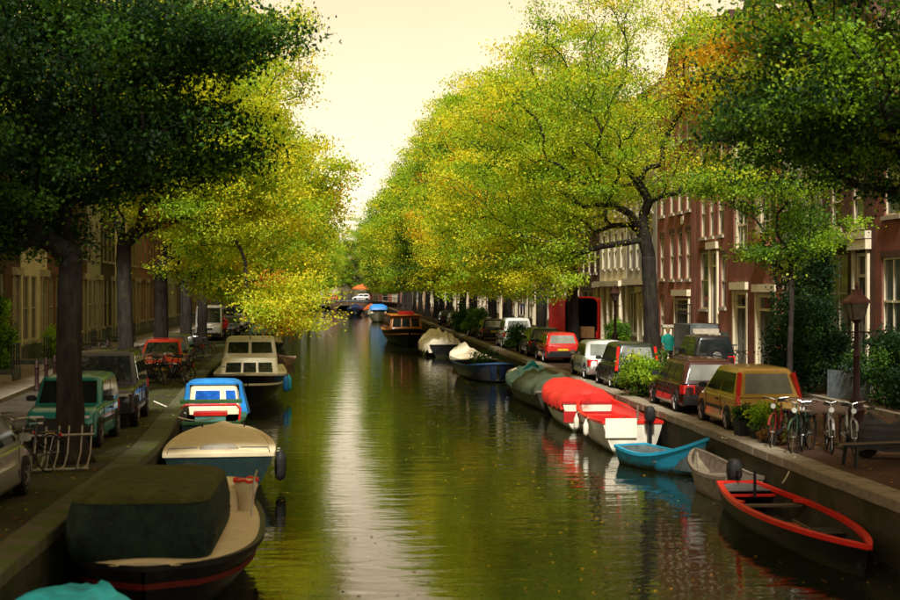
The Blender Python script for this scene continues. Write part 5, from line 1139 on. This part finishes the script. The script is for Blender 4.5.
MB().lathe([(.17, 0), (.22, .5), (.24, .52), (.24, .56)], n=16).build('tub', mat('teal_plastic', (.06, .3, .33), .4), t, True); MB().lathe([(.25, .56), (.2, .66), (.05, .7)], n=16).build('lid', mat('blue_plastic', (.1, .35, .42), .4), t, True)
# fences of the garden strip before the houses on the mossy quay
t = thing('iron_fence', 'black iron fence before the dark brick houses', 'fence', (fl(40) + .9, 34, .1), -.0)
for k in range(30): MB().tube([(fl(34 + .4 * k) - fl(40), .4 * k, 0), (fl(34 + .4 * k) - fl(40), .4 * k, 1.05)], .014, 5).build('picket', M_iron, t)
for z in (.2, .9): MB().tube([(fl(34 + 1.2 * k) - fl(40), 1.2 * k, z) for k in range(11)], .018, 5).build('rail', M_iron, t)
t = thing('panel_fence', 'pale grey board panel leaning behind the bicycle cluster', 'fence panel', (14.85, 40.6, 0), -1.2)
for k in range(7): MB().b6(-.9 + .26 * k, -.65 + .26 * k, -.02, .02, .1, .95).build('board', mat('pale_board', (.10, .12, .13), .7, var=.3), t)
for z in (.3, .8): MB().b6(-.9, .92, .021, .06, z - .04, z + .04).build('batten', M_plank, t)
t = thing('gate_post', 'white gate post at the foot of the blue stone stoop', 'gate post', (15.35, 66.4, .1))
MB().b6(-.2, .2, -.2, .2, 0, 1.5).build('shaft', M_cornice, t); MB().b6(-.26, .26, -.26, .26, 1.503, 1.62).build('cap', M_sill, t)

def person(label, loc, rz, coat, legs, hair, step=.16):
    t = thing('person', label, 'person', loc, rz)
    def skin(name, V, E, Rr, m, root, sub=2):
        me = bpy.data.meshes.new(name); me.from_pydata(V, E, []); o = put(name, me, m, t)
        o.modifiers.new('s', 'SKIN'); sv = me.skin_vertices[0].data
        for i, r in enumerate(Rr): sv[i].radius = r if isinstance(r, tuple) else (r, r)
        sv[root].use_root = True
        md = o.modifiers.new('u', 'SUBSURF'); md.levels = md.render_levels = sub; return o
    V = [(0, 0, .93), (0, 0, 1.12), (0, .0, 1.32), (0, .0, 1.44), (0, .01, 1.53), (0, .02, 1.60), (0, .02, 1.69)]
    E = [(0, 1), (1, 2), (2, 3), (3, 4), (4, 5), (5, 6)]; Rr = [(.15, .11), (.14, .1), (.17, .11), (.10, .08), .055, (.075, .09), (.07, .085)]
    for sx in (-1, 1):
        o = len(V); d = step * sx
        V += [(sx * .19, 0, 1.40), (sx * .235, -.03 + d * .4, 1.14), (sx * .235, .07 + d * .9, .92), (sx * .23, .10 + d, .83)]; E += [(2, o), (o, o + 1), (o + 1, o + 2), (o + 2, o + 3)]; Rr += [.06, .045, .034, .038]
        o = len(V)
        V += [(sx * .09, 0, .86), (sx * .10, .05 - d * .5, .48), (sx * .10, -.02 - d * 1.0, .09), (sx * .11, .12 - d * 1.0, .04)]; E += [(0, o), (o, o + 1), (o + 1, o + 2), (o + 2, o + 3)]; Rr += [.085, .06, .045, .04]
    skin('body', V, E, Rr, mat('skin', (.42, .22, .15), .55), 0)
    rg = []
    for z, a, c in ((.78, .235, .17), (.95, .215, .155), (1.12, .195, .14), (1.30, .215, .145), (1.40, .21, .12), (1.47, .12, .085), (1.50, .08, .075)):
        rg.append([(a * math.cos(2 * PI * k / 16), .005 + c * math.sin(2 * PI * k / 16), z) for k in range(16)])
    MB().loft(rg, False, False).build('coat', coat, t, True, 70)
    for sx in (-1, 1):
        d = step * sx
        MB().tube([(sx * .17, 0, 1.42), (sx * .205, 0, 1.36), (sx * .24, -.03 + d * .4, 1.14), (sx * .24, .06 + d * .85, .94)], [.06, .075, .062, .052], 10).build('sleeve', coat, t, True, 70)
        MB().tube([(sx * .085, 0, .92), (sx * .10, .05 - d * .5, .48), (sx * .10, -.02 - d, .10)], [.11, .082, .07], 10).build('trouser_leg', legs, t, True, 70)
        MB().loft([[(sx * .105 + x * w2, -.08 - d + y_, z) for x, z in ((-1, 0), (1, 0), (.9, hz), (-.9, hz))] for y_, w2, hz in ((0, .04, .09), (.1, .05, .1), (.2, .05, .06), (.27, .03, .035))]).build('shoe', M_bump, t, True, 60)
        for k in range(4): MB().tube([(sx * (.215 + .012 * k), .085 + d + .004 * k, .82), (sx * (.215 + .012 * k), .10 + d, .77), (sx * (.21 + .012 * k), .085 + d, .735 + .006 * abs(k - 1.5))], [.009, .009, .007], 6).build('finger', MATS['skin'], t, True)
        MB().tube([(sx * .20, .12 + d, .83), (sx * .19, .145 + d, .79), (sx * .195, .15 + d, .765)], [.011, .010, .008], 6).build('thumb', MATS['skin'], t, True)
        MB().lathe([(.004, -.006), (.012, 0), (.004, .006)], (sx * .03, .108, 1.655), 8, 'Y').build('eye', M_bump, t)
        MB().lathe([(.01, -.01), (.028, 0), (.012, .01)], (sx * .082, .015, 1.64), 8, 'X').build('ear', MATS['skin'], t)
    MB().loft([[(-.012, .10, 1.60), (.012, .10, 1.60), (0, .135, 1.61)], [(-.008, .10, 1.66), (.008, .10, 1.66), (0, .112, 1.66)]]).build('nose', MATS['skin'], t)
    MB().b6(-.025, .025, .098, .107, 1.575, 1.583).build('mouth', mat('lips', (.3, .09, .07), .5), t)
    rg = [[(a * math.cos(2 * PI * k / 14), .0 + c * math.sin(2 * PI * k / 14) - .02, z + .05 * max(0, math.sin(2 * PI * k / 14)) * (z < 1.7)) for k in range(14)] for z, a, c in ((1.60, .086, .092), (1.67, .094, .108), (1.73, .088, .10), (1.775, .06, .07), (1.79, .02, .02))]
    MB().loft(rg, False, True).build('hair', hair, t, True, 80)
person('person in a teal jacket and dark trousers walking under the big elm', (13.8, 59.5, 0), PI, mat('teal_jacket', (.02, .30, .25), .8, var=.2), mat('dark_trousers', (.02, .02, .025), .85), mat('fair_hair', (.32, .20, .09), .6))
person('person in a red coat standing with a bicycle beside the white van', (-8.4, 96.8, 0), PI - .4, mat('red_coat', (.55, .03, .03), .8, var=.2), mat('dark_trousers', (0, 0, 0)), mat('brown_hair', (.12, .06, .03), .6), .05)

# far bridge
t = thing('bridge', 'low brick arched bridge crossing the far end of the canal', 'bridge', (0, 300, 0))
def dz(x): return 1.55 - 1.1 * (x / 14) ** 2
b = MB(); xs = [-13 + 26 * k / 26 for k in range(27)]
def ub(x):
    for c in (-5.6, 0, 5.6):
        if abs(x - c) < 2.3: return -1.0 + 1.75 * math.sqrt(1 - ((x - c) / 2.3) ** 2)
    return -2.2
xs = sorted(set(xs + [c + d for c in (-5.6, 0, 5.6) for d in (-2.31, -2.29, -2.0, -1.5, 1.5, 2.0, 2.29, 2.31)]))
b.loft([[(x, 0, ub(x)), (x, 0, dz(x)), (x, 8, dz(x)), (x, 8, ub(x))] for x in xs]).build('deck', WALLS['brown'], t)
b = MB().loft([[(x, -.12, dz(x) - .3), (x, -.12, dz(x) + .05), (x, .2, dz(x) + .05), (x, .2, dz(x) - .3)] for x in xs[::2]]).build('parapet_band', M_stoop, t)
for k in range(14):
    x = -12 + 24 * k / 13; MB().tube([(x, .1, dz(x)), (x, .1, dz(x) + 1.05)], .05, 6).build('railing_post', M_iron, t)
for zz in (.5, 1.02): MB().tube([(x, .1, dz(x) + zz) for x in xs], .045, 5).build('rail', M_iron, t)
car('hatchback', 'white hatchback crossing the far bridge', (3.0, 304, 1.42), PI / 2, 4.0, 1.68, 1.45, paint('white_bridge', (.6, .6, .57)), HATCH)
car('hatchback', 'red hatchback crossing the far bridge', (-4.0, 306, 1.35), PI / 2, 4.0, 1.68, 1.45, paint('red', (.5, .025, .02)), HATCH)
t = thing('parasol', 'wide orange cafe parasol standing beyond the far bridge', 'parasol', (3.4, 312, .6))
MB().lathe([(.05, 0), (.05, 4.0)], n=8).build('pole', M_plank, t)
MB().lathe([(2.3, 3.3), (2.3, 3.55), (1.2, 4.1), (.05, 4.5)], n=12).build('canopy', tarp('orange', (.5, .12, .03)), t)
